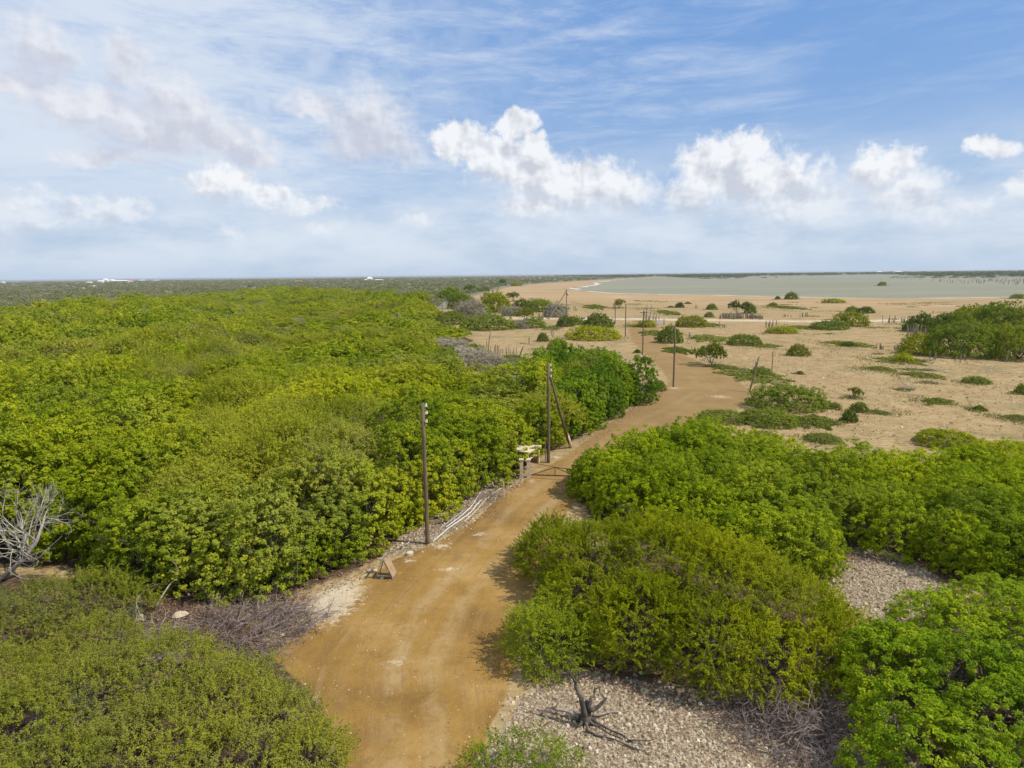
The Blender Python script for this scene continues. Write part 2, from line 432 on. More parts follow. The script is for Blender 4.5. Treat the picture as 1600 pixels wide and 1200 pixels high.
def earth_mat():
    """one earth material; the zone weights are where each soil really lies"""
    m, N = new_mat('earth')
    pos = N.n('ShaderNodeNewGeometry', out=0)
    A = lambda k: N.n('ShaderNodeAttribute', out=2, attribute_name=k)
    n_big = N.noise(pos, 0.035, 5, 0.6)
    n_mid = N.noise(pos, 0.35, 6, 0.72)
    n_fine = N.noise(pos, 3.2, 6, 0.7)
    n_grit = N.noise(pos, 14.0, 3, 0.7)
    brk = N.m('MULTIPLY', N.m('SUBTRACT', N.noise(pos, 0.9, 6, 0.7), 0.5), 1.1)

    brk2 = N.m('MULTIPLY', N.m('SUBTRACT', N.noise(pos, 2.6, 6, 0.72), 0.5), 0.9)

    def zone(k, amt=1.0):
        return N.ss(N.m('ADD', A(k), N.m('MULTIPLY', N.m('ADD', brk, brk2), amt)), 0.35, 0.65)
    # dry sandy plain with straw and pebbles
    sand = N.ramp(n_mid, [(0.30, (0.22, 0.148, 0.066)), (0.5, (0.325, 0.228, 0.105)), (0.70, (0.43, 0.315, 0.155))])
    sand = N.mix(N.m('MULTIPLY', N.ss(n_big, 0.45, 0.65), 0.65), sand, (0.34, 0.22, 0.105))
    straw = N.noise(N.v('MULTIPLY', pos, (1.0, 2.2, 1)), 1.1, 7, 0.75)
    sand = N.mix(N.m('MULTIPLY', N.ss(straw, 0.49, 0.64), 0.60), sand, (0.46, 0.355, 0.20))
    sand = N.mix(N.m('MULTIPLY', N.ss(straw, 0.48, 0.35), 0.70), sand, (0.155, 0.10, 0.048))
    dots = N.n('ShaderNodeTexVoronoi', {'Vector': pos, 'Scale': 1.3}, out=0)
    dmask = N.m('MULTIPLY', N.ss(dots, 0.26, 0.10), N.ss(N.noise(pos, 0.3, 3), 0.45, 0.6))
    sand = N.mix(N.m('MULTIPLY', dmask, 0.65), sand, (0.17, 0.13, 0.075))
    weed = N.m('MULTIPLY', N.ss(N.noise(pos, 0.10, 9, 0.76), 0.50, 0.64), 0.65)
    sand = N.mix(weed, sand, (0.185, 0.155, 0.07))
    # beach flats near the lagoon: long bands parallel to the shore
    sh = A('shore')
    bands = N.noise(N.v('MULTIPLY', pos, (0.007, 0.05, 1)), 1.0, 8, 0.72)
    flat = N.ramp(bands, [(0.36, (0.22, 0.15, 0.08)), (0.47, (0.37, 0.255, 0.13)), (0.62, (0.43, 0.275, 0.15))])
    flat = N.mix(N.m('MULTIPLY', N.ss(n_big, 0.5, 0.7), 0.5), flat, (0.48, 0.37, 0.22))
    sand = N.mix(N.m('MULTIPLY', N.ss(sh, 0.0, 0.5), 0.85), sand, flat)
    sand = N.mix(N.m('MULTIPLY', N.ss(N.m('ADD', sh, N.m('MULTIPLY', N.m('SUBTRACT', bands, 0.5), 0.05)), 0.915, 0.935), 0.55), sand, (0.27, 0.225, 0.17))
    sand = N.mix(N.m('MULTIPLY', N.ss(N.m('ADD', sh, N.m('MULTIPLY', N.m('SUBTRACT', bands, 0.5), 0.03)), 0.965, 0.98), 0.75), sand, (0.70, 0.64, 0.55))
    # brown leaf litter under the trees
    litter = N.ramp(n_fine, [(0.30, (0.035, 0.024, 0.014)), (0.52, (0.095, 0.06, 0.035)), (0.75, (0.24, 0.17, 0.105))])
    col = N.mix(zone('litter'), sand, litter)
    # far scrub floor
    scr = N.ramp(N.noise(pos, 0.02, 8, 0.72), [(0.30, (0.13, 0.125, 0.08)), (0.52, (0.20, 0.18, 0.125)), (0.75, (0.31, 0.26, 0.19))])
    col = N.mix(N.ss(A('scrub'), 0.3, 0.7), col, scr)
    # limestone rubble
    cell = N.n('ShaderNodeTexVoronoi', {'Vector': pos, 'Scale': 7.0}, out=None)
    cell2 = N.n('ShaderNodeTexVoronoi', {'Vector': pos, 'Scale': 17.0}, out=None)
    cc = N.n('ShaderNodeSeparateColor', {0: cell.outputs[1]}, out=0)
    cc2 = N.n('ShaderNodeSeparateColor', {0: cell2.outputs[1]}, out=0)
    rub = N.ramp(N.m('MULTIPLY_ADD', cc2, 0.5, N.m('MULTIPLY', cc, 0.5)),
                 [(0.1, (0.18, 0.125, 0.075)), (0.5, (0.37, 0.285, 0.18)), (0.9, (0.58, 0.49, 0.34))])
    rub = N.mix(N.m('MULTIPLY', N.ss(cell2.outputs[0], 0.35, 0.62), 0.6), rub, (0.10, 0.065, 0.045))
    rub = N.mix(N.m('MULTIPLY', N.ss(n_mid, 0.52, 0.68), 0.55), rub, (0.32, 0.185, 0.10))
    col = N.mix(zone('rubble', 0.8), col, rub)
    # packed dirt road
    u = A('u'); w_ = A('w')
    uv = N.n('ShaderNodeCombineXYZ', {0: N.m('MULTIPLY', u, 14.0), 1: N.m('MULTIPLY', w_, 0.05), 2: 0.0})
    track = N.noise(uv, 1.0, 5, 0.6, 0.4)
    road = N.ramp(N.noise(pos, 0.22, 6, 0.62), [(0.34, (0.185, 0.10, 0.026)), (0.5, (0.285, 0.163, 0.040)), (0.64, (0.36, 0.222, 0.075))])
    road = N.mix(N.m('MULTIPLY', N.m('MULTIPLY', N.ss(track, 0.46, 0.70), N.ss(n_mid, 0.35, 0.6)), 0.50), road, (0.33, 0.225, 0.105))
    road = N.mix(N.m('MULTIPLY', N.ss(track, 0.46, 0.30), 0.40), road, (0.19, 0.115, 0.06))
    ruts = N.m('MAXIMUM', N.ss(N.m('ABSOLUTE', N.m('SUBTRACT', u, N.m('MULTIPLY_ADD', N.noise(N.n('ShaderNodeCombineXYZ', {0: 0.0, 1: w_, 2: 0.0}), 0.06, 2), 0.3, -0.05))), 0.085, 0.0),
               N.ss(N.m('ABSOLUTE', N.m('ADD', u, N.m('MULTIPLY_ADD', N.noise(N.n('ShaderNodeCombineXYZ', {0: 3.0, 1: w_, 2: 0.0}), 0.05, 2), 0.3, -0.05))), 0.085, 0.0))
    road = N.mix(N.m('MULTIPLY', N.m('MULTIPLY', ruts, N.ss(n_mid, 0.38, 0.58)), 0.55), road, (0.39, 0.275, 0.135))
    damp = N.m('MULTIPLY', N.ss(N.noise(pos, 0.75, 7, 0.75), 0.53, 0.68), 0.5)
    road = N.mix(damp, road, (0.155, 0.092, 0.04))
    road = N.mix(N.m('MULTIPLY', N.ss(N.noise(uv, 3.2, 6, 0.7), 0.54, 0.66), 0.45), road, (0.21, 0.13, 0.06))
    far_grey = N.m('MULTIPLY', N.ss(A('far'), 0.1, 0.9), 0.65)
    road = N.mix(far_grey, road, (0.245, 0.163, 0.074))
    road = N.mix(N.m('MULTIPLY', N.ss(n_fine, 0.50, 0.68), 0.45), road, (0.20, 0.115, 0.045))
    road = N.mix(N.m('MULTIPLY', N.ss(n_grit, 0.54, 0.70), 0.40), road, (0.44, 0.31, 0.14))
    peb = N.n('ShaderNodeTexVoronoi', {'Vector': pos, 'Scale': 4.5}, out=0)
    pm = N.m('MULTIPLY', N.ss(peb, 0.16, 0.08), N.ss(N.noise(pos, 1.7, 3), 0.50, 0.62))
    road = N.mix(N.m('MULTIPLY', pm, 0.8), road, (0.60, 0.45, 0.24))
    col = N.mix(zone('road', 0.65), col, road)
    # pale crushed limestone spots
    col = N.mix(N.m('MULTIPLY', N.ss(N.m('MULTIPLY_ADD', N.m('SUBTRACT', n_fine, 0.5), 2.2, A('pale')), 0.42, 0.95), 0.72), col, N.mix(N.ss(n_grit, 0.35, 0.65), (0.44, 0.35, 0.22), (0.72, 0.63, 0.47)))
    col = N.mix(N.m('MULTIPLY', N.ss(n_grit, 0.55, 0.75), 0.16), col, (0.10, 0.07, 0.05))
    hgt = N.m('ADD', N.m('MULTIPLY', n_fine, 0.6), N.m('MULTIPLY', n_grit, 0.35))
    hgt = N.m('ADD', hgt, N.m('MULTIPLY', cell.outputs[0], N.m('MULTIPLY', A('rubble'), -1.4)))
    bmp = N.n('ShaderNodeBump', {'Height': hgt, 'Strength': 0.8, 'Distance': 0.07})
    p = N.n('ShaderNodeBsdfPrincipled', {'Base Color': col, 'Roughness': 0.95, 'Specular IOR Level': 0.08, 'Normal': bmp})
    N.n('ShaderNodeOutputMaterial', {'Surface': p}, out=None)
    return m


M_EARTH = earth_mat()

# ------------------------------------------------------------------ zones (ground-plane polygons)


def P(pts):
    return np.array([G(*p)[:2] for p in pts])


def sdist(Q, poly):
    """signed distance (positive inside) of points Q to polygon"""
    Q = np.asarray(Q, float)
    d2 = np.full(len(Q), 1e18); inside = np.zeros(len(Q), bool)
    n = len(poly)
    for i in range(n):
        a = poly[i]; b = poly[(i + 1) % n]
        e = b - a; w = Q - a
        t = np.clip((w @ e) / max(e @ e, 1e-9), 0, 1)
        r = w - t[:, None] * e
        d2 = np.minimum(d2, (r * r).sum(1))
        c = (a[1] > Q[:, 1]) != (b[1] > Q[:, 1])
        with np.errstate(divide='ignore', invalid='ignore'):
            xi = a[0] + (Q[:, 1] - a[1]) / (b[1] - a[1]) * e[0]
        inside ^= c & (Q[:, 0] < xi)
    d = np.sqrt(d2)
    return np.where(inside, d, -d)


ROAD_L = [(560, 1560), (548, 1350), (536, 1200), (500, 1095), (440, 1040), (425, 1020), (478, 990), (488, 955), (560, 912),
          (620, 872), (680, 850), (740, 815), (790, 768), (840, 738), (885, 712), (905, 697), (950, 662), (1000, 628),
          (1032, 611), (1046, 597), (1034, 578), (1012, 556), (996, 543), (986, 530), (982, 518), (984, 508), (990, 499)]
ROAD_R = [(840, 1560), (780, 1350), (740, 1200), (790, 1090), (815, 1010), (830, 950), (840, 880), (865, 830), (900, 780),
          (940, 730), (1005, 690), (1070, 668), (1125, 650), (1160, 634), (1174, 614), (1150, 592), (1118, 574), (1080, 560),
          (1048, 542), (1034, 526), (1028, 512), (1030, 499)]
road_poly = P(ROAD_L + ROAD_R[::-1])
LAKE = [(893, 450), (918, 447.5), (936, 444.5), (930, 441.5), (958, 438.2), (1000, 434.6), (1040, 433.2), (1085, 435.2),
        (1165, 433.8), (1172, 432.0), (1280, 430.6), (1350, 429.4), (1390, 429.6), (1440, 432.4), (1500, 433.4), (1580, 433.2), (1700, 432.4), (2100, 428.5), (2600, 423.5), (2600, 470),
        (1900, 466), (1600, 463.5), (1430, 466), (1340, 465), (1200, 463), (1110, 460.5), (1040, 460), (960, 458), (925, 455)]
lake_poly = P(LAKE)
FOREST = [(-500, 1020, 0), (0, 880, 0), (130, 880, 0), (230, 925, 0), (330, 940, 0), (430, 930, 0), (500, 905, 0), (560, 880, 0),
          (590, 862, 0), (625, 832, 0), (690, 812, 0), (745, 776, 0), (800, 748, 0), (812, 730, 0), (822, 712, 0), (850, 706, 0),
          (885, 690, 0), (945, 656, 0), (990, 628, 0), (1017, 608, 0), (1012, 590, 4), (985, 562, 4.5), (925, 547, 5),
          (870, 556, 4.5), (835, 590, 3.5), (800, 606, 3), (745, 592, 3), (715, 575, 3), (700, 548, 4), (640, 530, 4),
          (700, 532, 2), (738, 529, 0.5), (700, 508, 2), (650, 500, 3), (690, 482, 4), (640, 462, 4.3), (560, 453, 4.5),
          (400, 453, 4.5), (300, 459, 4.3), (200, 468, 4), (0, 481, 4), (-500, 492, 4)]
forest_poly = P(FOREST)
R1 = [(905, 770, 0), (902, 740, 1), (915, 705, 2), (960, 685, 2.5), (1010, 668, 2.5), (1090, 655, 2.5), (1190, 672, 2.5),
      (1240, 690, 2.5), (1300, 702, 2.5), (1440, 702, 2.5), (1500, 702, 2.3), (1750, 730, 2.3), (1850, 900, 0), (1600, 925, 0),
      (1490, 905, 0), (1440, 872, 0), (1300, 852, 0), (1275, 915, 0), (1200, 905, 0), (1100, 870, 0), (1000, 840, 0), (940, 812, 0)]
r1_poly = P(R1)
# land carrying dense far scrub: everything left of this line and everything beyond the lagoon
SCRUBL = P([(690, 503, 0), (672, 488, 0), (705, 470, 0), (745, 458, 0), (790, 447, 0), (858, 441.5, 0), (925, 437.6, 0), (1000, 433.6, 0),
            (1040, 431.9, 0)])
scrub_poly = np.array([[-9000, 150]] + [[-500, 150]] + [list(G(690, 503)[:2])] + [list(p) for p in SCRUBL[1:]] +
                      [list(p) for p in P([(1040, 433.6), (1085, 435.6), (1165, 434.2), (1172, 432.6), (1280, 431.1), (1350, 430.0), (1390, 430.2), (1440, 432.9), (1500, 433.8), (1580, 433.6), (1700, 432.8), (2100, 429.0)])] +
                      [[30000, 9000], [30000, 30000], [-30000, 30000], [-30000, 150]])
rub_polys = [P([(815, 1080), (900, 1040), (1000, 1060), (1150, 1085), (1290, 1060), (1400, 1120), (1500, 1300), (1500, 1500), (760, 1500), (740, 1210)]),
             P([(1290, 868), (1360, 850), (1430, 875), (1490, 920), (1440, 965), (1380, 975), (1300, 930)]),
             P([(600, 862), (640, 826), (700, 790), (745, 760), (800, 735), (830, 742), (785, 770), (735, 815), (680, 846), (640, 868)]),
             P([(890, 712), (960, 655), (1030, 600), (1046, 606), (1000, 634), (905, 706)])]
pale_spots = [(522, 940, 34, 26), (690, 853, 24, 9), (750, 835, 14, 6), (640, 875, 14, 6), (555, 918, 12, 6),
              (700, 890, 22, 5), (1052, 606, 14, 3), (620, 1035, 40, 12), (1125, 620, 26, 3), (1005, 556, 10, 2), (870, 715, 14, 4), (830, 752, 10, 4)]


def zones(Q):
    def sst(x, a, b):
        t = np.clip((x - a) / (b - a), 0, 1)
        return t * t * (3 - 2 * t)
    r = np.hypot(Q[:, 0], Q[:, 1])
    rw = 0.45 + np.clip(r - 45, 0, 200) * 0.016
    road = sst(sdist(Q, road_poly) / rw, -1, 1)
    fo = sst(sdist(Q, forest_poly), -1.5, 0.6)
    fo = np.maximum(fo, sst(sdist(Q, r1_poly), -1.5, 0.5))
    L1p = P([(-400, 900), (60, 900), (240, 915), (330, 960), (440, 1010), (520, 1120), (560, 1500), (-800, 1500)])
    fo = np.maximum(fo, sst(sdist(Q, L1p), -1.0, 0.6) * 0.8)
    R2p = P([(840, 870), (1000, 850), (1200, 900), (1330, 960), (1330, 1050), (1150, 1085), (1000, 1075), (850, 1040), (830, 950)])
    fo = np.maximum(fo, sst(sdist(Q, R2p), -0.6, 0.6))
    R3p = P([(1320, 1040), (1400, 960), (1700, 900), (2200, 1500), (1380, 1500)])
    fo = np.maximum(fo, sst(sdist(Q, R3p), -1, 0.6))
    rub = np.zeros(len(Q))
    for p in rub_polys:
        rub = np.maximum(rub, sst(sdist(Q, p), -0.5, 0.7))
    pale = np.zeros(len(Q))
    for (px, py, rx, ry) in pale_spots:
        c = G(px, py)[:2]; ex = G(px + rx, py)[:2] - c; ey = G(px, py - ry)[:2] - c
        a, b = np.linalg.norm(ex), np.linalg.norm(ey)
        dd = Q - c
        e = np.hypot(dd @ ex / (a * a), dd @ ey / (b * b))
        pale = np.maximum(pale, np.clip((1.25 if py == 940 else 0.85) - e * 0.55, 0, 1.2) * (0.75 if ry > 9 and py > 1000 else 1))
    scr = sst(sdist(Q, scrub_poly) / np.clip(r / 400, 0.6, 4), -14, 5)
    sd = sdist(Q, lake_poly)
    shore = np.clip(1 + sd / 150.0, 0, 1)
    shore = np.where(Q[:, 1] > 205, shore, 0) + np.where(Q[:, 1] > 205, 0, 0)
    shore = shore * np.clip((Q[:, 1] - 205) / 20, 0, 1)
    return dict(road=road, litter=fo, rubble=rub, pale=pale, scrub=scr, shore=shore, far=np.clip((r - 26) / 50, 0, 1))


road_axis_near = np.array([0.0, 1.0])


def uvw(Q):
    # distance along / across the road measured from its centre line
    cl = (np.array([G(*p)[:2] for p in [(680, 1500), (650, 1200), (645, 1040), (690, 950), (760, 870), (830, 790), (900, 735), (970, 680), (1060, 635), (1105, 610), (1085, 585), (1045, 558), (1020, 540), (1008, 520), (1008, 500)]]))
    best = np.full(len(Q), 1e18); u = np.zeros(len(Q)); w = np.zeros(len(Q)); acc = 0
    for i in range(len(cl) - 1):
        a, b = cl[i], cl[i + 1]; e = b - a; L = np.linalg.norm(e)
        d = Q - a; t = np.clip(d @ e / (L * L), 0, 1)
        rr = d - t[:, None] * e; dist = (rr * rr).sum(1)
        side = (d[:, 0] * e[1] - d[:, 1] * e[0]) / L
        m = dist < best
        best[m] = dist[m]; u[m] = (np.sign(side) * np.sqrt(dist))[m] / 8.0; w[m] = (acc + t * L)[m]
        acc += L
    return u, w


def build_ground():
    na = 840
    rr = np.concatenate([[0.5, 4, 8], np.geomspace(11, 260, 250), np.geomspace(265, 26000, 130)])
    # finer angular steps in front of the viewer
    a_front = np.linspace(-52, 52, 640)
    a_back = np.linspace(52, 308, 90)[1:-1]
    ang = np.radians(np.concatenate([a_front, a_back]))
    na = len(ang); nr = len(rr)
    A, R_ = np.meshgrid(ang, rr)
    X = R_ * np.sin(A); Y = R_ * np.cos(A)
    V = np.stack([X.ravel(), Y.ravel(), np.zeros(X.size)], 1)
    z = zones(V[:, :2])
    u, w = uvw(V[:, :2])
    i = np.arange(nr - 1)[:, None]; j = np.arange(na)[None, :]
    j2 = (j + 1) % na
    idx = np.stack([i * na + j, (i + 1) * na + j, (i + 1) * na + j2, i * na + j2], -1).reshape(-1)
    idx = idx.reshape(-1, 4)[:, ::-1].ravel()
    at = {k: ('POINT', v) for k, v in z.items()}
    at['road'] = ('POINT', np.zeros(len(V)))
    at['u'] = ('POINT', u); at['w'] = ('POINT', w)
    me = poly_mesh('ground', V, 4, idx, M_EARTH, at)
    o = link('ground', me)
    tag(o, kind='structure')
    o['label'] = 'dry sandy plain with leaf litter and limestone rubble'


build_ground()


def build_road():
    """fine grid sheet cut to the road outline, 6 mm above the ground"""
    lo = road_poly.min(0) - 1; hi = road_poly.max(0) + 1
    V = []; idx = []
    hs = []
    # rows follow Y with growing step
    ys = [max(lo[1], 8.0)]
    while ys[-1] < hi[1]:
        ys.append(ys[-1] + max(0.22, ys[-1] * 0.006))
    ys = np.array(ys)
    nx = 150
    rows = []
    for y in ys:
        xs = []
        n = len(road_poly)
        for k in range(n):
            a, b = road_poly[k], road_poly[(k + 1) % n]
            if (a[1] > y) != (b[1] > y):
                xs.append(a[0] + (y - a[1]) / (b[1] - a[1]) * (b[0] - a[0]))
        rows.append((min(xs) - 1.0 - y * .02, max(xs) + 1.0 + y * .02) if xs else None)
    rows = [(y, r) for y, r in zip(ys, rows) if r]
    for y, (a, b) in rows:
        V.append(np.stack([np.linspace(a, b, nx), np.full(nx, y), np.full(nx, 0.006)], 1))
    V = np.concatenate(V)
    nr = len(rows)
    i = np.arange(nr - 1)[:, None]; j = np.arange(nx - 1)[None, :]
    idx = np.stack([i * nx + j, i * nx + j + 1, (i + 1) * nx + j + 1, (i + 1) * nx + j], -1).reshape(-1)
    z = zones(V[:, :2]); u, w = uvw(V[:, :2])
    at = {k: ('POINT', v) for k, v in z.items()}
    at['u'] = ('POINT', u); at['w'] = ('POINT', w)
    sd = sdist(V[:, :2], road_poly)
    keep = ((sd + 0.9 + np.clip(V[:, 1] - 45, 0, 200) * 0.03).reshape(nr, nx) > 0)
    k4 = (keep[:-1, :-1] | keep[1:, :-1] | keep[:-1, 1:] | keep[1:, 1:]).reshape(-1)
    idx = idx.reshape(-1, 4)[k4].ravel()
    o = link('dirt_road', poly_mesh('dirt_road', V, 4, idx, M_EARTH, at))
    tag(o, kind='structure')
    o['label'] = 'orange brown dirt road winding through the bushes'


build_road()


def sheet(name, poly, z, mat, label):
    me = bpy.data.meshes.new(name)
    me.from_pydata([(p[0], p[1], z) for p in poly], [], [tuple(range(len(poly)))])
    me.update()
    if me.polygons[0].normal.z < 0:
        me.flip_normals()
    me.materials.append(mat)
    o = link(name, me)
    tag(o, kind='structure')
    o['label'] = label
    return o


def densify(poly, step, jit, seed=3):
    r = np.random.default_rng(seed)
    out = []
    for i in range(len(poly)):
        a, b = poly[i], poly[(i + 1) % len(poly)]
        L = np.linalg.norm(b - a)
        st = step * max(0.5, np.linalg.norm(a) / 400)
        k = max(1, min(80, int(L / st)))
        n = np.array([-(b - a)[1], (b - a)[0]]) / (L + 1e-9)
        for q in range(k):
            j = 0 if q == 0 else r.normal() * jit * st
            out.append(a + (b - a) * q / k + n * j)
    return np.array(out)


def water_mat():
    m, N = new_mat('lagoon_water')
    pos = N.n('ShaderNodeNewGeometry', out=0)
    n = N.noise(N.v('MULTIPLY', pos, (0.004, 0.02, 1)), 1.0, 5, 0.6)
    col = N.mix(N.ss(n, 0.35, 0.7), (0.205, 0.20, 0.118), (0.27, 0.245, 0.16))
    rip = N.noise(N.v('MULTIPLY', pos, (0.5, 1.0, 1)), 1.2, 5, 0.65)
    bmp = N.n('ShaderNodeBump', {'Height': rip, 'Strength': 0.35, 'Distance': 0.3})
    p = N.n('ShaderNodeBsdfPrincipled', {'Base Color': col, 'Roughness': 0.55, 'Specular IOR Level': 0.10, 'Normal': bmp})
    N.n('ShaderNodeOutputMaterial', {'Surface': p}, out=None)
    return m


sheet('water', densify(lake_poly, 14, 0.12), 0.02, water_mat(), 'murky olive lagoon stretching to the far mangrove shore')
TRK_U = [(640, 493.5), (800, 495.5), (985, 497.2), (1100, 498.6), (1230, 500.4), (1340, 500.4), (1440, 497.5), (1600, 495), (1900, 491)]
TRK_D = [(640, 497), (800, 498.8), (985, 500.4), (1100, 501.8), (1230, 503.6), (1340, 503.8), (1440, 501), (1600, 498), (1900, 494)]
M_TRACK = simple_mat('pale_track', (0.40, 0.30, 0.18), (0.52, 0.42, 0.28), 0.25, rough=0.95)
sheet('sand_track', densify(P(TRK_U + TRK_D[::-1]), 8, 0.06), 0.012, M_TRACK, 'pale sand track crossing the plain before the lagoon')

# ------------------------------------------------------------------ foliage builders


def unit(v):
    return v / (np.linalg.norm(v, axis=-1, keepdims=True) + 1e-9)


def leaves_mesh(name, C, Nn, L, W, mat, v, c, r, fold=0.0):
    """rhombic leaves: centres C, normals Nn"""
    n = len(C)
    rnd = r.normal(size=(n, 3))
    T = unit(np.cross(Nn, rnd)); B = np.cross(Nn, T)
    s = r.uniform(0.7, 1.25, n)[:, None]
    L = L * s; W = W * s
    V = np.stack([C - T * L / 2, C + B * W / 2 - T * L * 0.05, C + T * L / 2, C - B * W / 2 - T * L * 0.05], 1).reshape(-1, 3)
    return poly_mesh(name, V, 4, np.arange(4 * n), mat, {'v': ('FACE', v), 'c': ('FACE', c)})


def lobe_surface(lobes, dens, r, zmin=0.15, low=-0.35, cull=0.80):
    """random points on the outside of a union of ellipsoids (x,y,z,rxy,rz)"""
    Pn, Nn = [], []
    LB = np.array(lobes, float)
    for k, (x, y, z, a, b) in enumerate(lobes):
        area = 2 * math.pi * a * (a + b)
        m = max(6, int(area * dens))
        d = unit(r.normal(size=(m, 3)))
        d = d[d[:, 2] > low]
        q = d * np.array([a, a, b]) + np.array([x, y, z])
        q += d * r.normal(0, 0.07, (len(d), 1)) * min(a, b)
        ok = q[:, 2] > zmin
        for j in range(len(LB)):
            if j == k:
                continue
            e = (q - LB[j, :3]) / np.array([LB[j, 3], LB[j, 3], LB[j, 4]])
            ok &= (e * e).sum(1) > cull * cull
        nn = unit(d / np.array([a, a, b]))
        Pn.append(q[ok]); Nn.append(nn[ok])
    return np.concatenate(Pn), np.concatenate(Nn)


def broad_crown(name, lobes, mat, seed, dens=6.0, nleaf=36, rc=0.22, L=0.115, W=0.08, zmin=0.2, low=-0.35, upb=0.35, cull=0.8):
    r = np.random.default_rng(seed)
    q, n = lobe_surface(lobes, dens, r, zmin, low, cull)
    m = len(q)
    rcs = rc * r.uniform(0.6, 1.3, m)
    cv = r.uniform(0, 1, m)
    # push every rosette in or out so the crown is lumpy
    q = q + n * (r.normal(0, 0.16, m) * rc / 0.25)[:, None]
    qi = np.repeat(np.arange(m), nleaf)
    d = unit(r.normal(size=(m * nleaf, 3)) + n[qi] * 0.9 + np.array([0, 0, 0.35]))
    rad = rcs[qi] * (0.35 + 0.65 * r.uniform(0, 1, len(qi)) ** 0.5)
    C = q[qi] + d * rad[:, None] * np.array([1, 1, 0.75])
    Nn = unit(d * 0.55 + n[qi] * 0.35 + np.array([0, 0, upb]) + r.normal(size=d.shape) * 0.42)
    ok = C[:, 2] > 0.03
    C, Nn, qi = C[ok], Nn[ok], qi[ok]
    v = np.clip(r.uniform(0, 1, len(C)) * 0.75 + 0.30 * (rad[ok] / (rcs[qi]) - 0.5), 0, 1)
    return leaves_mesh(name, C, Nn, L, W, mat, v, cv[qi], r)


def tuft_crown(name, lobes, mat, seed, dens=10, nleaf=46, tl=0.5, L=0.075, W=0.03, zmin=0.15, low=-0.3, cull=0.82, rad=0.11, hang=0.0, jit=0.14):
    """feathery thorn-tree foliage: outward pointing sprays of tiny leaflets"""
    r = np.random.default_rng(seed)
    q, n = lobe_surface(lobes, dens, r, zmin, low, cull)
    m = len(q)
    cv = r.uniform(0, 1, m)
    q = q + n * (r.normal(0, jit, m))[:, None]
    ax = unit(n * 0.75 + np.array([0, 0, 0.28 - hang]) + r.normal(size=(m, 3)) * 0.55)
    ln = tl * r.uniform(0.5, 1.4, m)
    qi = np.repeat(np.arange(m), nleaf)
    t = r.uniform(-0.35, 1, len(qi))
    off = unit(r.normal(size=(len(qi), 3))) * (rad * (1.15 - np.abs(t)) * r.uniform(0.3, 1, len(qi)) * (ln[qi] / tl))[:, None]
    C = q[qi] + ax[qi] * (t * ln[qi])[:, None] + off
    C[:, 2] -= 0.10 * ln[qi] * np.clip(t, 0, 1) ** 2
    Nn = unit(r.normal(size=C.shape) * 0.6 + np.array([0, 0, 0.7]) + n[qi] * 0.4)
    ok = C[:, 2] > 0.03
    C, Nn, qi = C[ok], Nn[ok], qi[ok]
    v = r.uniform(0, 1, len(C)) * 0.8 + 0.2 * np.clip(t[ok], 0, 1)
    return leaves_mesh(name, C, Nn, L, W, mat, v, cv[qi], r)


def branch(mb, p, d, L, R, r, depth, spread=0.7, k=3, wob=0.18, upb=0.05, zfloor=0.02, kids=(2, 4), shrink=0.68):
    n = 5
    pts = [np.array(p, float)]
    d = np.array(d, float)
    for i in range(n):
        d = unit(d + r.normal(size=3) * wob + np.array([0, 0, upb]))
        q = pts[-1] + d * L / n
        if q[2] < zfloor:
            q[2] = zfloor; d[2] = abs(d[2]) * 0.3
        pts.append(q)
    mb.tube(pts, np.linspace(R, R * 0.5, n + 1), k=k, cap=False)
    if depth <= 0:
        return
    for _ in range(r.integers(*kids)):
        i = r.integers(2, n + 1)
        nd = unit(d + r.normal(size=3) * spread)
        branch(mb, pts[i], nd, L * shrink * r.uniform(0.7, 1.2), R * 0.52, r, depth - 1, spread, k, wob, upb, zfloor, kids, shrink)


def trunk_mesh(name, mat, seed, H, Rr=0.12, n=5, spread=1.0, lean=(0, 0)):
    r = np.random.default_rng(seed)
    mb = MB()
    h0 = H * 0.3
    base = [np.array([0, 0, -0.05]), np.array([lean[0] * .3, lean[1] * .3, h0 * .5]), np.array([lean[0], lean[1], h0])]
    mb.tube(base, [Rr * 1.3, Rr, Rr * .85], k=6)
    for i in range(n):
        a = 2 * math.pi * (i + r.uniform(-.3, .3)) / n
        d = unit(np.array([math.cos(a) * spread, math.sin(a) * spread, 0.9]))
        branch(mb, base[2], d, H * 0.55, Rr * 0.55, r, 2, 0.6, 3, 0.16, 0.02)
    return mb.mesh(name, mat)


def tree_lobes(seed, R, H, n=7):
    r = np.random.default_rng(seed)
    lb = [(0, 0, H * 0.58, R * 0.62, H * 0.42)]
    for i in range(n):
        a = 2 * math.pi * (i + r.uniform(-.35, .35)) / n
        rr = R * r.uniform(0.45, 0.68)
        hz = H * r.uniform(0.30, 0.62)
        a_r = R * r.uniform(0.34, 0.50)
        lb.append((math.cos(a) * rr, math.sin(a) * rr, hz, a_r, min(hz, H * 0.36)))
    return lb


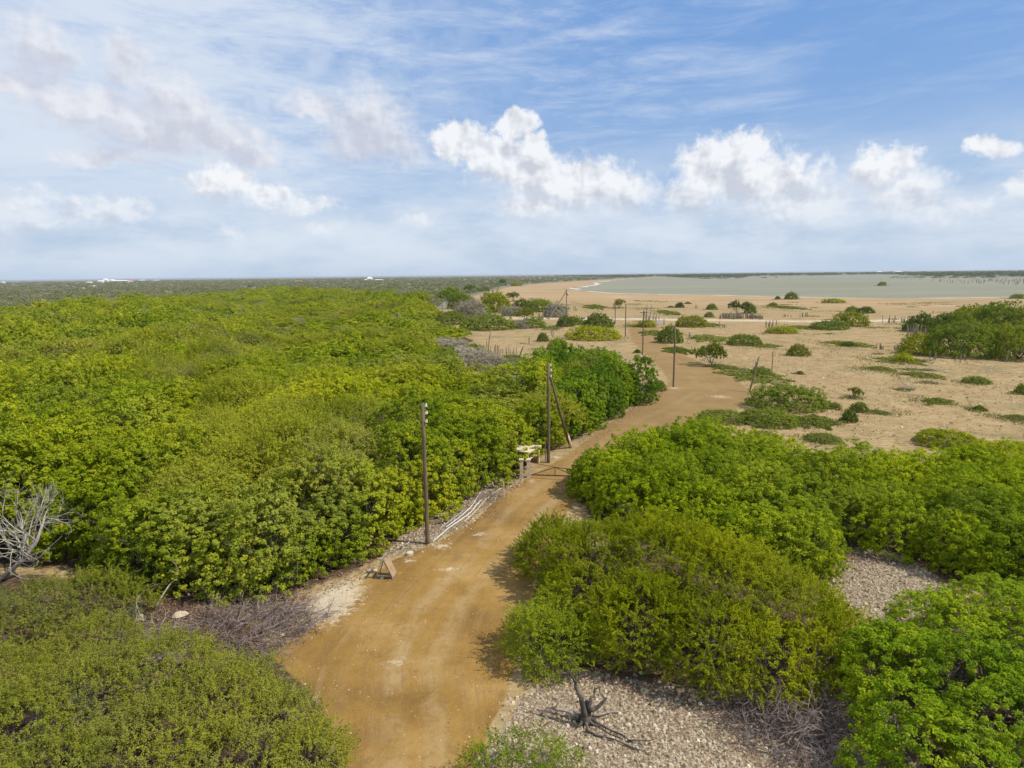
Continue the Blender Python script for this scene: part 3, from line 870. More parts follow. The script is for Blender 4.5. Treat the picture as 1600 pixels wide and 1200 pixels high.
BROAD = []
for k in range(5):
    R = 2.55 + 0.15 * k; H = 4.6 + 0.15 * (k % 3)
    cr = broad_crown('tree_crown', tree_lobes(100 + k, R, H, 7 + k % 3), M_BROAD, 200 + k, L=0.095 + 0.011 * k, W=0.066 + 0.007 * k, rc=0.18 + 0.022 * k, nleaf=46 - 4 * k)
    tk = trunk_mesh('tree_trunk', M_BARK, 300 + k, H * 0.8, 0.11)
    BROAD.append((cr, tk, R, H))
MIXED = []
for k in range(2):
    R = 2.8; H = 4.9
    cr = tuft_crown('feathery_crown', tree_lobes(190 + k, R, H, 9), M_CANOL, 290 + k, dens=15, nleaf=30, tl=0.5, L=0.11, W=0.045, rad=0.15, low=-0.2)
    tk = trunk_mesh('feathery_trunk', M_BARK, 390 + k, H * 0.8, 0.10)
    MIXED.append((cr, tk, R, H))
BUSHY = []
for k in range(4):
    R = 2.3; H = 3.0
    cr = broad_crown('bush_crown', tree_lobes(140 + k, R, H, 8), M_BROAD2, 240 + k, dens=6.5, nleaf=34, rc=0.20, L=0.10, W=0.07, low=-0.5, upb=0.25)
    tk = trunk_mesh('bush_stems', M_BARK, 340 + k, H * 0.66, 0.06, 7, 1.3)
    BUSHY.append((cr, tk, R, H))


def skirt_lobes(seed, R, H):
    """a tree on the outside of a stand: foliage down to the ground all round"""
    r = np.random.default_rng(seed)
    lb = [(0, 0, H * 0.5, R * 0.66, H * 0.5)]
    for lev, nn, rr0, ar in ((0.16, 6, 0.66, 0.36), (0.45, 6, 0.58, 0.40), (0.72, 4, 0.32, 0.40)):
        for i in range(nn):
            a = 2 * math.pi * (i + r.uniform(-.35, .35) + lev) / nn
            rr = R * rr0 * r.uniform(0.8, 1.15)
            lb.append((math.cos(a) * rr, math.sin(a) * rr, H * lev * r.uniform(.85, 1.15), R * ar * r.uniform(.8, 1.15), H * 0.24))
    return lb


SKIRT = []
for k in range(4):
    R = 2.0; H = 3.9
    cr = broad_crown('edge_crown', skirt_lobes(170 + k, R, H), M_BROAD, 270 + k, dens=7.0, nleaf=36, rc=0.21, zmin=0.08, low=-0.7, cull=0.86)
    tk = trunk_mesh('edge_trunk', M_BARK, 370 + k, H * 0.8, 0.09)
    SKIRT.append((cr, tk, R, H))
SKIRB = []
for k in range(3):
    R = 1.8; H = 2.7
    cr = broad_crown('edge_bush_crown', skirt_lobes(180 + k, R, H), M_BROAD2, 280 + k, dens=8.0, nleaf=34, rc=0.19, L=0.10, W=0.07, zmin=0.06, low=-0.7, cull=0.86, upb=0.25)
    tk = trunk_mesh('edge_bush_stems', M_BARK, 380 + k, H * 0.66, 0.05, 7, 1.3)
    SKIRB.append((cr, tk, R, H))
M_DEEP = leaf_mat('deep_green_leaf', [(0.07, 0.15, 0.008), (0.15, 0.26, 0.010), (0.27, 0.37, 0.014)], dry_amt=0.1, trans=0.38)


def recolour(p, m):
    c = p[0].copy(); c.materials.clear(); c.materials.append(m)
    return (c, p[1], p[2], p[3])


DEEP_S = [recolour(p, M_DEEP) for p in SKIRT[:2]]
DEEP_B = [recolour(p, M_DEEP) for p in BROAD[:2]]
LODB = []
for k in range(4):
    R = 2.6; H = 4.7
    cr = broad_crown('far_crown', tree_lobes(160 + k, R, H, 8), M_BROAD, 260 + k, dens=2.4, nleaf=15, rc=0.36, L=0.30, W=0.22, low=-0.1)
    tk = trunk_mesh('far_trunk', M_BARK, 360 + k, H * 0.7, 0.11, 3)
    LODB.append((cr, tk, R, H))
cr = tuft_crown('far_feathery_crown', tree_lobes(165, 2.8, 4.6, 9), M_CANOL, 265, dens=9, nleaf=14, tl=0.55, L=0.22, W=0.10, rad=0.2, low=-0.1)
LODB.append((cr, trunk_mesh('far_trunk', M_BARK, 365, 3.3, 0.11, 3), 2.8, 4.6))
cr = tuft_crown('bare_crown', tree_lobes(166, 2.6, 3.9, 8), M_GREY, 266, dens=9, nleaf=14, tl=0.6, L=0.34, W=0.035, rad=0.25, low=-0.1)
LODB.append((cr, trunk_mesh('far_trunk', M_BARK, 366, 3.3, 0.11, 3), 2.6, 4.0))


def inst_tree(proto, loc, rz, scl, name, label, cat, group, cname='crown', tname='trunk'):
    t = thing(name, label, cat, loc, rz, group, scl)
    link(cname, proto[0], t)
    if proto[1] is not None:
        link(tname, proto[1], t)
    return t


def hexpts(poly, inset, spacing_fn, jit, seed, base):
    """jittered hex grid of candidate points inside polygon"""
    r = np.random.default_rng(seed)
    lo, hi = poly.min(0), poly.max(0)
    xs = np.arange(lo[0], hi[0], base); ys = np.arange(lo[1], hi[1], base * 0.87)
    X, Y = np.meshgrid(xs, ys)
    X = X + (np.arange(len(ys)) % 2)[:, None] * base / 2
    Q = np.stack([X.ravel(), Y.ravel()], 1) + r.normal(0, jit * base, (X.size, 2))
    return Q[sdist(Q, poly) > inset]


def inview(Q, pad=7.0, nearpad=0.0):
    f = Q[:, 1]
    return (np.abs(Q[:, 0]) < f * 0.80 + pad + f * 0.03) & (f > 5)


def polar_scatter(n, r0_, r1_, seed, amax=44):
    r = np.random.default_rng(seed)
    rad = r0_ * (r1_ / r0_) ** r.uniform(0, 1, n)
    a = np.radians(r.uniform(-amax, amax, n))
    return np.c_[rad * np.sin(a), rad * np.cos(a)], rad, r



def mound(Q):
    """slow swells of canopy height"""
    x, y = Q[:, 0], Q[:, 1]
    return (np.sin(x * 0.21 + 1.3 * np.sin(y * 0.09)) * np.sin(y * 0.13 + 0.7) * 0.5 +
            np.sin(x * 0.053 + y * 0.031 + 2.0) * 0.5)


ORD = ['first', 'second', 'third', 'fourth', 'fifth', 'sixth', 'seventh', 'eighth', 'ninth', 'tenth', 'eleventh', 'twelfth', 'thirteenth',
       'fourteenth', 'fifteenth', 'sixteenth', 'seventeenth', 'eighteenth', 'nineteenth', 'twentieth']


def ordinal(i):
    if i < 20:
        return ORD[i]
    tens = ['twenty', 'thirty', 'forty', 'fifty', 'sixty', 'seventy', 'eighty', 'ninety'][i // 10 - 2 if (i + 1) % 10 else (i + 1) // 10 - 2]
    return tens + '-' + ORD[(i + 1) % 10 - 1] if (i + 1) % 10 else tens[:-1] + 'ieth'


def walk(poly, step, inset, jit, seed, maxd):
    r = np.random.default_rng(seed)
    out = []; carry = 0.0
    n = len(poly)
    for i in range(n):
        a, b = poly[i], poly[(i + 1) % n]
        L = np.linalg.norm(b - a); e = (b - a) / L
        t = carry
        while t < L:
            p = a + e * t
            if np.hypot(*p) < maxd:
                for sg in (1, -1):
                    q = p + np.array([-e[1], e[0]]) * inset * sg * r.uniform(0.75, 1.25) + r.normal(0, jit, 2)
                    if sdist(q[None], poly)[0] > 0.35 * inset:
                        out.append(q); break
            t += step * r.uniform(0.85, 1.15)
        carry = t - L
    out = np.array(out)
    return out[inview(out, 5)]


ZW = walk(forest_poly, 2.5, 1.5, 0.25, 5, 125)
rZ = random.Random(6)
SHC = G(828, 722)[:2]
ZW = np.array([q for q in ZW if np.hypot(*(q - SHC)) > 3.1])
for i, q in enumerate(ZW):
    sc_ = rZ.uniform(0.85, 1.12)
    far = q[1] > 66
    deep = q[1] > 58 and q[0] > 3
    if deep and q[0] > 16.5:
        continue
    if deep:
        sc_ *= 1.2 if q[0] < 12 else (0.95 if q[0] < 17 else 0.7)
    inst_tree((DEEP_S[rZ.randrange(2)] if deep else SKIRT[rZ.randrange(4)]), (q[0], q[1], 0), rZ.uniform(0, 6.28), (sc_, sc_, sc_ * rZ.uniform(0.85, 1.2) * (1.12 if far else 1)), 'edge_tree',
              ordinal(i) + ' leafy tree along the edge of the wood, counted from the left foreground', 'tree', 'trees on the edge of the wood')
ZR = walk(r1_poly, 2.1, 1.3, 0.2, 7, 125)
for i, q in enumerate(ZR):
    sc_ = rZ.uniform(0.85, 1.12)
    inst_tree(SKIRB[rZ.randrange(3)], (q[0], q[1], 0), rZ.uniform(0, 6.28), (sc_, sc_, sc_ * rZ.uniform(0.8, 1.15)), 'edge_bush',
              ordinal(i) + ' leafy bush around the rim of the right thicket, clockwise from the gate end', 'bush', 'bushes on the rim of the right thicket', 'crown', 'stems')
print('edges', len(ZW), len(ZR))

# --- the forest left of the road: the nearest 280 or so as single trees, the rest one canopy
Q = hexpts(forest_poly, 2.0, None, 0.17, 21, 3.5)
Q = Q[inview(Q)]
dist = np.hypot(Q[:, 0], Q[:, 1])
order = np.argsort(dist)
Q = Q[order]; dist = dist[order]
NEAR = 225
rT = random.Random(3)
mz = mound(Q)
edge = sdist(Q, forest_poly)
for i in range(min(NEAR, len(Q))):
    k = rT.randrange(len(BROAD))
    s = rT.uniform(0.85, 1.2)
    hs = (1.0 + 0.30 * mz[i]) * rT.uniform(0.80, 1.14)
    if rT.random() < 0.14:
        s *= 1.2; hs *= 1.02
    olive = dist[i] > 38 and (math.sin(Q[i, 0] * 0.16 + 1) * math.sin(Q[i, 1] * 0.11) + rT.uniform(-.5, .5)) > 0.45
    if edge[i] < 3:
        hs *= 0.92
    if dist[i] < 52:
        lab = 'bright green leafy tree inside the closed canopy nearest the viewer'
        grp = 'trees of the near canopy'
    else:
        lab = 'yellow green leafy tree inside the closed canopy in the left middle distance'
        grp = 'trees of the middle canopy'
    if olive:
        inst_tree(MIXED[k % 2], (Q[i, 0], Q[i, 1], 0), rT.uniform(0, 6.28), (s, s, s * hs), 'feathery_tree',
                  'paler olive feathery tree mixed into the closed left canopy', 'tree', 'olive trees mixed into the canopy')
        continue
    if Q[i, 1] > 58 and Q[i, 0] > 3:
        hs *= 1.22 if Q[i, 0] < 12 else 0.9; s *= 1.08 if Q[i, 0] < 12 else 0.9
        inst_tree(DEEP_B[k % 2], (Q[i, 0], Q[i, 1], 0), rT.uniform(0, 6.28), (s, s, s * hs), 'broadleaf_tree',
                  'deep green leafy tree in the dark clump where the wood tapers towards the road bend', 'tree', 'dark clump at the tip of the wood')
        continue
    inst_tree(BROAD[k], (Q[i, 0], Q[i, 1], 0), rT.uniform(0, 6.28), (s, s, s * hs), 'broadleaf_tree', lab, 'tree', grp)
print('forest near', min(NEAR, len(Q)), 'max dist', dist[min(NEAR, len(Q)) - 1], 'total', len(Q))


def gn_scatter(name, pts, scl, rot, idx, protos, label, cat):
    me = bpy.data.meshes.new(name)
    n = len(pts)
    me.vertices.add(n)
    me.vertices.foreach_set('co', np.asarray(pts, np.float32).ravel())
    a = me.attributes.new('scl', 'FLOAT_VECTOR', 'POINT'); a.data.foreach_set('vector', np.asarray(scl, np.float32).ravel())
    a = me.attributes.new('rot', 'FLOAT_VECTOR', 'POINT'); a.data.foreach_set('vector', np.asarray(rot, np.float32).ravel())
    a = me.attributes.new('pick', 'INT', 'POINT'); a.data.foreach_set('value', np.asarray(idx, np.int32))
    me.update()
    o = link(name, me)
    g = bpy.data.node_groups.new(name, 'GeometryNodeTree')
    g.interface.new_socket('Geometry', in_out='INPUT', socket_type='NodeSocketGeometry')
    g.interface.new_socket('Geometry', in_out='OUTPUT', socket_type='NodeSocketGeometry')
    gi = g.nodes.new('NodeGroupInput'); go = g.nodes.new('NodeGroupOutput')
    ip = g.nodes.new('GeometryNodeInstanceOnPoints')
    g2i = g.nodes.new('GeometryNodeGeometryToInstance')
    for p in reversed(protos):
        oi = g.nodes.new('GeometryNodeObjectInfo'); oi.transform_space = 'ORIGINAL'
        oi.inputs['Object'].default_value = p
        oi.inputs['As Instance'].default_value = False
        g1 = g.nodes.new('GeometryNodeGeometryToInstance')
        g.links.new(oi.outputs['Geometry'], g1.inputs[0])
        if p is protos[-1]:
            j = g.nodes.new('GeometryNodeJoinGeometry')
        g.links.new(g1.outputs[0], j.inputs[0])
    g.nodes.remove(g2i)

    def na(nm, dt):
        q = g.nodes.new('GeometryNodeInputNamedAttribute'); q.data_type = dt
        q.inputs['Name'].default_value = nm
        return q.outputs['Attribute']
    g.links.new(gi.outputs[0], ip.inputs['Points'])
    g.links.new(j.outputs[0], ip.inputs['Instance'])
    ip.inputs['Pick Instance'].default_value = True
    g.links.new(na('pick', 'INT'), ip.inputs['Instance Index'])
    g.links.new(na('scl', 'FLOAT_VECTOR'), ip.inputs['Scale'])
    g.links.new(na('rot', 'FLOAT_VECTOR'), ip.inputs['Rotation'])
    g.links.new(ip.outputs[0], go.inputs[0])
    md = o.modifiers.new('scatter', 'NODES'); md.node_group = g
    tag(o, label, cat, kind='stuff')
    return o


# a few of the trees just past the near canopy carry the lighter crowns the far canopy repeats
protos = []
r0 = np.random.default_rng(8)
for k in range(6):
    i = NEAR + k
    t = inst_tree(LODB[k], (Q[i, 0], Q[i, 1], 0), k * 1.3, (1, 1, 1.0), 'broadleaf_tree' if k < 4 else ('feathery_tree' if k == 4 else 'bare_tree'),
                  None, 'tree', None)
    t['label'] = (['yellow green leafy tree inside the closed canopy in the left middle distance'] * 4 + ['paler olive feathery tree mixed into the closed left canopy', 'grey leafless tree sunk in the green canopy, middle distance'])[k]
    if k < 5:
        t['group'] = ['trees of the middle canopy', 'olive trees mixed into the canopy'][k == 4]
    protos.append(t.children[0])
Qx, rx_, rq = polar_scatter(5200, 150, 900, 23)
sdx = sdist(Qx, forest_poly)
pat = np.sin(Qx[:, 0] * 0.023 + 2 * np.sin(Qx[:, 1] * 0.011)) * np.sin(Qx[:, 1] * 0.019 + 1.2)
okx = (sdx < 0) & (sdx > -260) & (sdist(Qx, scrub_poly) > 6) & (rq.uniform(size=len(Qx)) < np.exp(sdx / 70) * 0.9 + np.where(pat > 0.35, 0.55, 0.0))
Qx = Qx[okx]
Qf = np.concatenate([Q[NEAR + 6:], Qx]); df = np.hypot(Qf[:, 0], Qf[:, 1])
ef = sdist(Qf, forest_poly)
hole = (r0.uniform(size=len(Qf)) < 0.05) | ((np.sin(Qf[:, 0] * .31 + 2 * np.sin(Qf[:, 1] * .05)) * np.sin(Qf[:, 1] * .17) < -0.86))
keep = ~hole & (df < 160) | ~hole & (r0.uniform(size=len(Qf)) < np.clip(260 / df, 0.35, 1) ** 0.7)
Qf = Qf[keep]; df = df[keep]; ef = ef[keep]
mf = mound(Qf)
big = np.clip(df / 300, 1.0, 1.45)
sx = r0.uniform(0.85, 1.2, len(Qf)) * big
hz = (0.95 + 0.55 * mf) * r0.uniform(0.82, 1.15, len(Qf)) * np.clip(0.72 + ef / 30, 0.55, 1)
em = r0.uniform(size=len(Qf)) < 0.12
sx = np.where(em, sx * 1.35, sx); hz = np.where(em, hz * 1.1, hz)
pn = np.sin(Qf[:, 0] * 0.06 + 1.7 * np.sin(Qf[:, 1] * 0.02)) * np.sin(Qf[:, 1] * 0.035 + 0.9) + r0.normal(0, 0.35, len(Qf))
pk = np.where(pn > 0.45, 4, r0.integers(0, 4, len(Qf)))
pk = np.where((pn < -1.05) | (r0.uniform(size=len(Qf)) < 0.025), 5, pk)
gn_scatter('distant_canopy', np.c_[Qf, np.zeros(len(Qf))], np.c_[sx, sx, hz], np.c_[np.zeros(len(Qf)), np.zeros(len(Qf)), r0.uniform(0, 6.28, len(Qf))],
           pk, protos, 'green canopy of the wood receding towards the scrub plain', 'wood')
print('canopy', len(Qf))

# ------------------------------------------------------------------ right-hand thicket of broadleaf bushes
Qr = hexpts(r1_poly, 1.9, None, 0.15, 33, 2.6)
Qr = Qr[inview(Qr, 5)]
dr = np.hypot(Qr[:, 0], Qr[:, 1])
for i in range(len(Qr)):
    k = rT.randrange(len(BUSHY))
    s = rT.uniform(0.85, 1.12)
    x = Qr[i, 0]; y = Qr[i, 1]
    if x < 12:
        lab = 'leafy bush inside the right thicket, behind the big thorn bush'
    elif y < 34:
        lab = 'leafy bush inside the right thicket, behind the bare limestone clearing'
    else:
        lab = 'leafy bush inside the right thicket, towards the open sand'
    inst_tree(BUSHY[k], (x, y, 0), rT.uniform(0, 6.28), (s, s, s * rT.uniform(0.85, 1.2)), 'leafy_bush', lab, 'bush', 'bushes of the right thicket', 'crown', 'stems')
print('thicket', len(Qr))

# ------------------------------------------------------------------ near individual masses
def mass(name, label, cat, lobes_px, kind, mat, seed, stem_mat=M_BARK, stems=8, **kw):
    """lobes_px: (px, py, radius, height): the pixel is the middle of the lobe at half height"""
    W = []
    for (px, py, r_, h_) in lobes_px:
        g = G(px, py, h_ * 0.5)
        W.append((g[0], g[1], r_, h_))
    cx = sum(w[0] for w in W) / len(W); cy = sum(w[1] for w in W) / len(W)
    t = thing(name, label, cat, (cx, cy, 0))
    lobes = [(x - cx, y - cy, h_ * 0.42, r_, h_ * 0.58) for x, y, r_, h_ in W]
    fn = tuft_crown if kind == 'tuft' else broad_crown
    link('crown', fn('crown', lobes, mat, seed, **kw), t)
    r = np.random.default_rng(seed + 1)
    mb = MB()
    for (x, y, z, a, b) in lobes:
        for _ in range(stems):
            an = r.uniform(0, 6.28)
            d = unit(np.array([math.cos(an), math.sin(an), r.uniform(0.5, 1.3)]))
            branch(mb, (x + r.normal(0, .25), y + r.normal(0, .25), 0), d, max(b * 0.75, 0.4), 0.03 * max(b, .5), r, 3, 0.6, 3, 0.15, 0.0)
    link('stems', mb.mesh('stems', stem_mat), t)
    return t


mass('thorn_bush', 'broad dark olive thorn bush with feathery leaves right of the road in the foreground', 'bush',
     [(868, 842, 1.5, 2.1), (868, 866, 1.8, 2.3), (935, 880, 2.4, 3.2), (1035, 878, 2.8, 3.9), (1130, 912, 2.7, 3.6), (1220, 958, 2.4, 2.9),
      (1285, 990, 1.7, 2.2), (905, 935, 1.5, 2.4), (1000, 965, 2.0, 2.9), (1110, 1000, 2.0, 2.7), (1200, 1030, 1.6, 2.2), (1275, 1030, 1.3, 1.9)],
     'tuft', M_ACACIA, 41, dens=30, nleaf=76, tl=0.40, rad=0.10, L=0.068, W=0.028, low=-0.4)
mass('thorn_sapling', 'small bright green thorn sapling at the left foot of the big thorn bush', 'sapling',
     [(842, 998, 1.0, 2.1), (885, 1005, 0.9, 1.7), (815, 985, 0.7, 1.4), (865, 962, 0.9, 2.0), (930, 1000, 0.75, 1.4), (850, 1030, 0.75, 1.1)],
     'tuft', M_SAPL, 43, dens=28, nleaf=58, tl=0.45, rad=0.11, L=0.065, W=0.028, low=-0.5)
mass('thorn_sapling', 'sparse green thorn shoots at the bottom edge on the limestone rubble', 'sapling',
     [(770, 1185, 0.7, 0.9), (835, 1178, 0.8, 1.0), (885, 1200, 0.6, 0.7), (800, 1225, 0.9, 1.0), (735, 1215, 0.5, 0.6)],
     'tuft', M_SAPL, 45, dens=22, nleaf=36, tl=0.45, rad=0.14, low=-0.2, stems=6)
mass('leafy_bush', 'large sunlit leafy bush filling the bottom right corner', 'bush',
     [(1400, 1050, 1.7, 3.0), (1470, 1000, 1.8, 3.2), (1560, 975, 2.0, 3.3), (1640, 1040, 2.0, 3.4), (1530, 1080, 1.9, 3.3),
      (1420, 1130, 1.4, 2.4), (1600, 1170, 2.0, 3.2), (1480, 1200, 1.7, 2.8), (1380, 1210, 1.0, 1.8), (1700, 960, 2.0, 3.0), (1740, 1130, 2.2, 3.2)],
     'broad', M_CORNER, 47, dens=20, nleaf=42, rc=0.17, L=0.085, W=0.048, low=-0.5, upb=0.3)
mass('thorn_bush', 'sprawling pale green thorn bush with grey twigs filling the bottom left corner', 'bush',
     [(120, 1100, 2.2, 2.2), (240, 1060, 2.1, 2.0), (20, 1160, 2.2, 2.3), (330, 1110, 2.0, 1.9), (420, 1150, 1.6, 1.6), (480, 1190, 1.2, 1.4),
      (230, 1180, 2.0, 2.0), (360, 1210, 1.8, 1.8), (140, 1010, 1.6, 1.5), (-60, 1090, 2.2, 2.2), (-80, 1200, 2.2, 2.2), (60, 1240, 2, 2)],
     'tuft', M_ACACIA2, 49, dens=30, nleaf=66, tl=0.45, rad=0.11, L=0.062, W=0.026, low=-0.1, stems=12)
mass('thorn_bush', 'flat topped pale thorn bush below the dead tree at the left edge', 'bush',
     [(60, 950, 1.9, 1.6), (150, 930, 1.7, 1.5), (0, 985, 1.8, 1.6), (-90, 960, 2, 1.6), (200, 945, 1.1, 1.2)],
     'tuft', M_ACACIA2, 51, dens=28, nleaf=60, tl=0.45, rad=0.11, L=0.062, W=0.026, low=-0.1, stems=9)
mass('thorn_bush', 'small grey green thorn bush leaning over the road edge at lower left', 'bush',
     [(400, 1050, 0.9, 0.8), (350, 1040, 0.9, 0.9), (440, 1085, 0.7, 0.6)],
     'tuft', M_DOME, 53, dens=12, nleaf=26, tl=0.45, rad=0.13, low=-0.1, stems=10)

# ------------------------------------------------------------------ mid-distance bushes on the plain
def unit_dome(seed, mat, n=7, H=0.55, dens=44, nleaf=24, rc=0.10, L=0.06, W=0.042, low=-0.5):
    r = np.random.default_rng(seed)
    lb = [(0, 0, 0.0, 0.88, H * 0.86), (0.08, 0.05, H * 0.4, 0.5, H * 0.58)]
    for i in range(n):
        a = 2 * math.pi * (i + r.uniform(-.3, .3)) / n
        rr = r.uniform(0.40, 0.66)
        hh = H * r.uniform(0.45, 0.95)
        lb.append((math.cos(a) * rr, math.sin(a) * rr, hh * 0.3, r.uniform(0.30, 0.42), hh * 0.7))
    return broad_crown('crown', lb, mat, seed, dens=dens, nleaf=nleaf, rc=rc, L=L, W=W, zmin=0.02, low=low)


def unit_umbrella(seed, mat):
    r = np.random.default_rng(seed)
    lb = []
    for i in range(9):
        a = r.uniform(0, 6.28); rr = math.sqrt(r.uniform(0, 1)) * 0.72
        lb.append((math.cos(a) * rr, math.sin(a) * rr, 0.55 + r.uniform(-.12, .08) - 0.2 * rr, r.uniform(0.24, 0.36), 0.12))
    return tuft_crown('crown', lb, mat, seed, dens=90, nleaf=22, tl=0.10, L=0.06, W=0.032, zmin=0.05, low=-0.4, rad=0.045, jit=0.02)


def unit_mat(seed, mat):
    r = np.random.default_rng(seed)
    n = 5200
    a = r.uniform(0, 6.28, n); q = np.sqrt(r.uniform(0, 1, n))
    ph = r.uniform(0, 6.28, 4)
    lim = 0.76 + 0.14 * np.sin(2 * a + ph[0]) + 0.13 * np.sin(5 * a + ph[1]) + 0.10 * np.sin(9 * a + ph[2]) + 0.08 * np.sin(17 * a + ph[3])
    X = np.stack([np.cos(a) * q * lim, np.sin(a) * q * lim], 1)
    keep = (np.sin(X[:, 0] * 9 + ph[3] + 2 * np.sin(X[:, 1] * 5)) * np.sin(X[:, 1] * 11 + ph[0]) + r.uniform(-.6, 1.2, n)) > q ** 3 * 0.9 - 0.15
    X = X[keep]; qq = q[keep]
    z = 0.02 + 0.16 * r.uniform(0, 1, len(X)) * (1.1 - qq)
    C = np.c_[X, z]
    Nn = unit(r.normal(size=C.shape) * 0.5 + np.array([0, 0, 0.8]))
    return leaves_mesh('foliage', C, Nn, 0.075, 0.05, mat, r.uniform(0, 1, len(C)), r.uniform(0, 1, len(C)), r)


def stems_unit(seed, mat, H=0.5, n=6, R=0.02, spread=1.0):
    r = np.random.default_rng(seed)
    mb = MB()
    for i in range(n):
        a = r.uniform(0, 6.28)
        d = unit(np.array([math.cos(a) * spread, math.sin(a) * spread, 0.8]))
        branch(mb, (r.normal(0, .04), r.normal(0, .04), 0), d, H * 0.8, R, r, 2, 0.6, 3, 0.14, 0.0)
    return mb.mesh('stems', mat)


def twig_bush_mesh(seed, mat, n=16, H=0.55, R=0.010):
    r = np.random.default_rng(seed)
    mb = MB()
    for i in range(n):
        a = r.uniform(0, 6.28); q = r.uniform(0, 0.35)
        d = unit(np.array([math.cos(a), math.sin(a), r.uniform(0.15, 1.0)]))
        branch(mb, (math.cos(a) * q, math.sin(a) * q, 0), d, H, R, r, 3, 0.75, 3, 0.2, 0.0, kids=(2, 5))
    return mb.mesh('twigs', mat)


def cactus_mesh(seed, n, H, spread, R=0.075):
    """clump of upright ribbed columns"""
    r = np.random.default_rng(seed)
    mb = MB()
    for i in range(n):
        x, y = r.normal(0, spread, 2)
        h = H * r.uniform(0.45, 1.0)
        lean = np.array([x, y]) * 0.12 + r.normal(0, 0.05, 2)
        zs = np.array([0, .25, .5, .75, .93, 1.0]) * h
        rad = R * np.array([.85, 1, 1, .95, .75, .2]) * r.uniform(0.8, 1.2)
        pts = [(x + lean[0] * (z / H) ** 1.5 * H * 0.25, y + lean[1] * (z / H) ** 1.5 * H * 0.25, z) for z in zs]
        P_ = np.array(pts)
        k = 10
        ang = np.arange(k) * 2 * math.pi / k
        rib = np.where(np.arange(k) % 2 == 0, 1.0, 0.68)
        V = []
        for p, q in zip(P_, rad):
            for a, b in zip(ang, rib):
                V.append((p[0] + math.cos(a) * q * b, p[1] + math.sin(a) * q * b, p[2]))
        Fc = [(s * k + j, s * k + (j + 1) % k, (s + 1) * k + (j + 1) % k, (s + 1) * k + j) for s in range(5) for j in range(k)]
        Fc.append(tuple(5 * k + j for j in range(k)))
        mb.add(V, Fc)
    return mb.mesh('cactus_stems', M_CACTUS)


U = {}
M_BRIGHTB = leaf_mat('grove_leaf', [(0.08, 0.135, 0.010), (0.17, 0.24, 0.014), (0.31, 0.35, 0.02)], dry_amt=0.2, trans=0.35)
for nm, mt in (('dome', M_DOME), ('dark', M_DARK), ('yel', M_YEL), ('olive', M_ACACIA), ('bright', M_BRIGHTB)):
    U[nm] = [unit_dome(500 + i + hash(nm) % 1 * 7 + len(nm) * 10, mt) for i in range(2)]
UB = {}
for nm, mt in (('dome', M_DOME), ('olive', M_ACACIA), ('yel', M_YEL), ('bright', M_BRIGHTB)):
    UB[nm] = [unit_dome(540 + i + len(nm), mt, n=9, dens=120, nleaf=20, rc=0.06, L=0.036, W=0.026) for i in range(2)]
U['umb'] = [unit_umbrella(560 + i, M_YEL) for i in range(2)]
U['umbd'] = [unit_umbrella(570 + i, M_DARK) for i in range(2)]
U['mat'] = [unit_mat(580 + i, M_MAT) for i in range(3)]
U['twig'] = [twig_bush_mesh(590 + i, M_TWIG, R=0.014) for i in range(3)]
U['grey'] = [unit_dome(620 + i, M_GREY, dens=60, nleaf=26, L=0.15, W=0.010, rc=0.13) for i in range(2)]
ST = [stems_unit(600 + i, M_BARK) for i in range(2)]
STT = [stems_unit(610 + i, M_TWIG, 0.62, 5, 0.025, 0.7) for i in range(2)]
NMAP = {'dome': ('round_bush', 'bush'), 'dark': ('round_bush', 'bush'), 'yel': ('round_bush', 'bush'), 'olive': ('round_bush', 'bush'),
        'bright': ('round_bush', 'bush'), 'umb': ('umbrella_tree', 'tree'), 'umbd': ('umbrella_tree', 'tree'), 'mat': ('creeper_patch', 'creeper'),
        'twig': ('bare_shrub', 'shrub'), 'grey': ('bare_shrub', 'shrub')}
HN = {'umb': 0.70, 'umbd': 0.70, 'mat': 0.17, 'twig': 0.75}
rB = random.Random(17)


def plant(kind, px, py, wpx, hpx, label, deep=1.0):
    g = G(px, py)
    D = g[1]
    half = wpx / 2 * D / F
    # the crown's base is nearer than its centre: push the centre back by its depth radius
    ry = half * deep
    if kind == 'mat':
        gb = G(px, py - hpx)
        hh = rB.uniform(0.25, 0.45) * (1 + D / 250)
        ry = max((gb[1] - g[1]) / 2 / 0.8, half * 0.25)
        nm, cat = NMAP[kind]
        t = thing(nm, label, cat, ((g[0] + gb[0]) / 2, (g[1] + gb[1]) / 2, 0), 0.0, None, (half / 0.8, ry, hh / 0.17))
        link('foliage', rB.choice(U[kind]), t)
        return
    f = (D + ry * 0.8) / D
    x, y = g[0] * f, g[1] * f
    h = hpx * y / F
    # foreshortened depth also shows on the picture: take it off the height
    dep = (F * CAM_H / D - F * CAM_H / (D + ry * 1.4)) if kind not in ('twig',) else 0
    h = max((hpx - dep * 0.5) * y / F, h * 0.45)
    proto = rB.choice(UB[kind] if (wpx >= 50 and kind in UB) else U[kind])
    nm, cat = NMAP[kind]
    sz = h / HN.get(kind, 0.58)
    t = thing(nm, label, cat, (x, y, 0), rB.choice((0, math.pi)) + rB.uniform(-.25, .25), None, (half, ry, sz))
    link('twigs' if kind == 'twig' else ('foliage' if kind == 'mat' else 'crown'), proto, t)
    if kind in ('umb', 'umbd'):
        link('trunk', rB.choice(STT), t)
    elif kind not in ('mat', 'twig'):
        link('stems', rB.choice(ST), t)
    return t


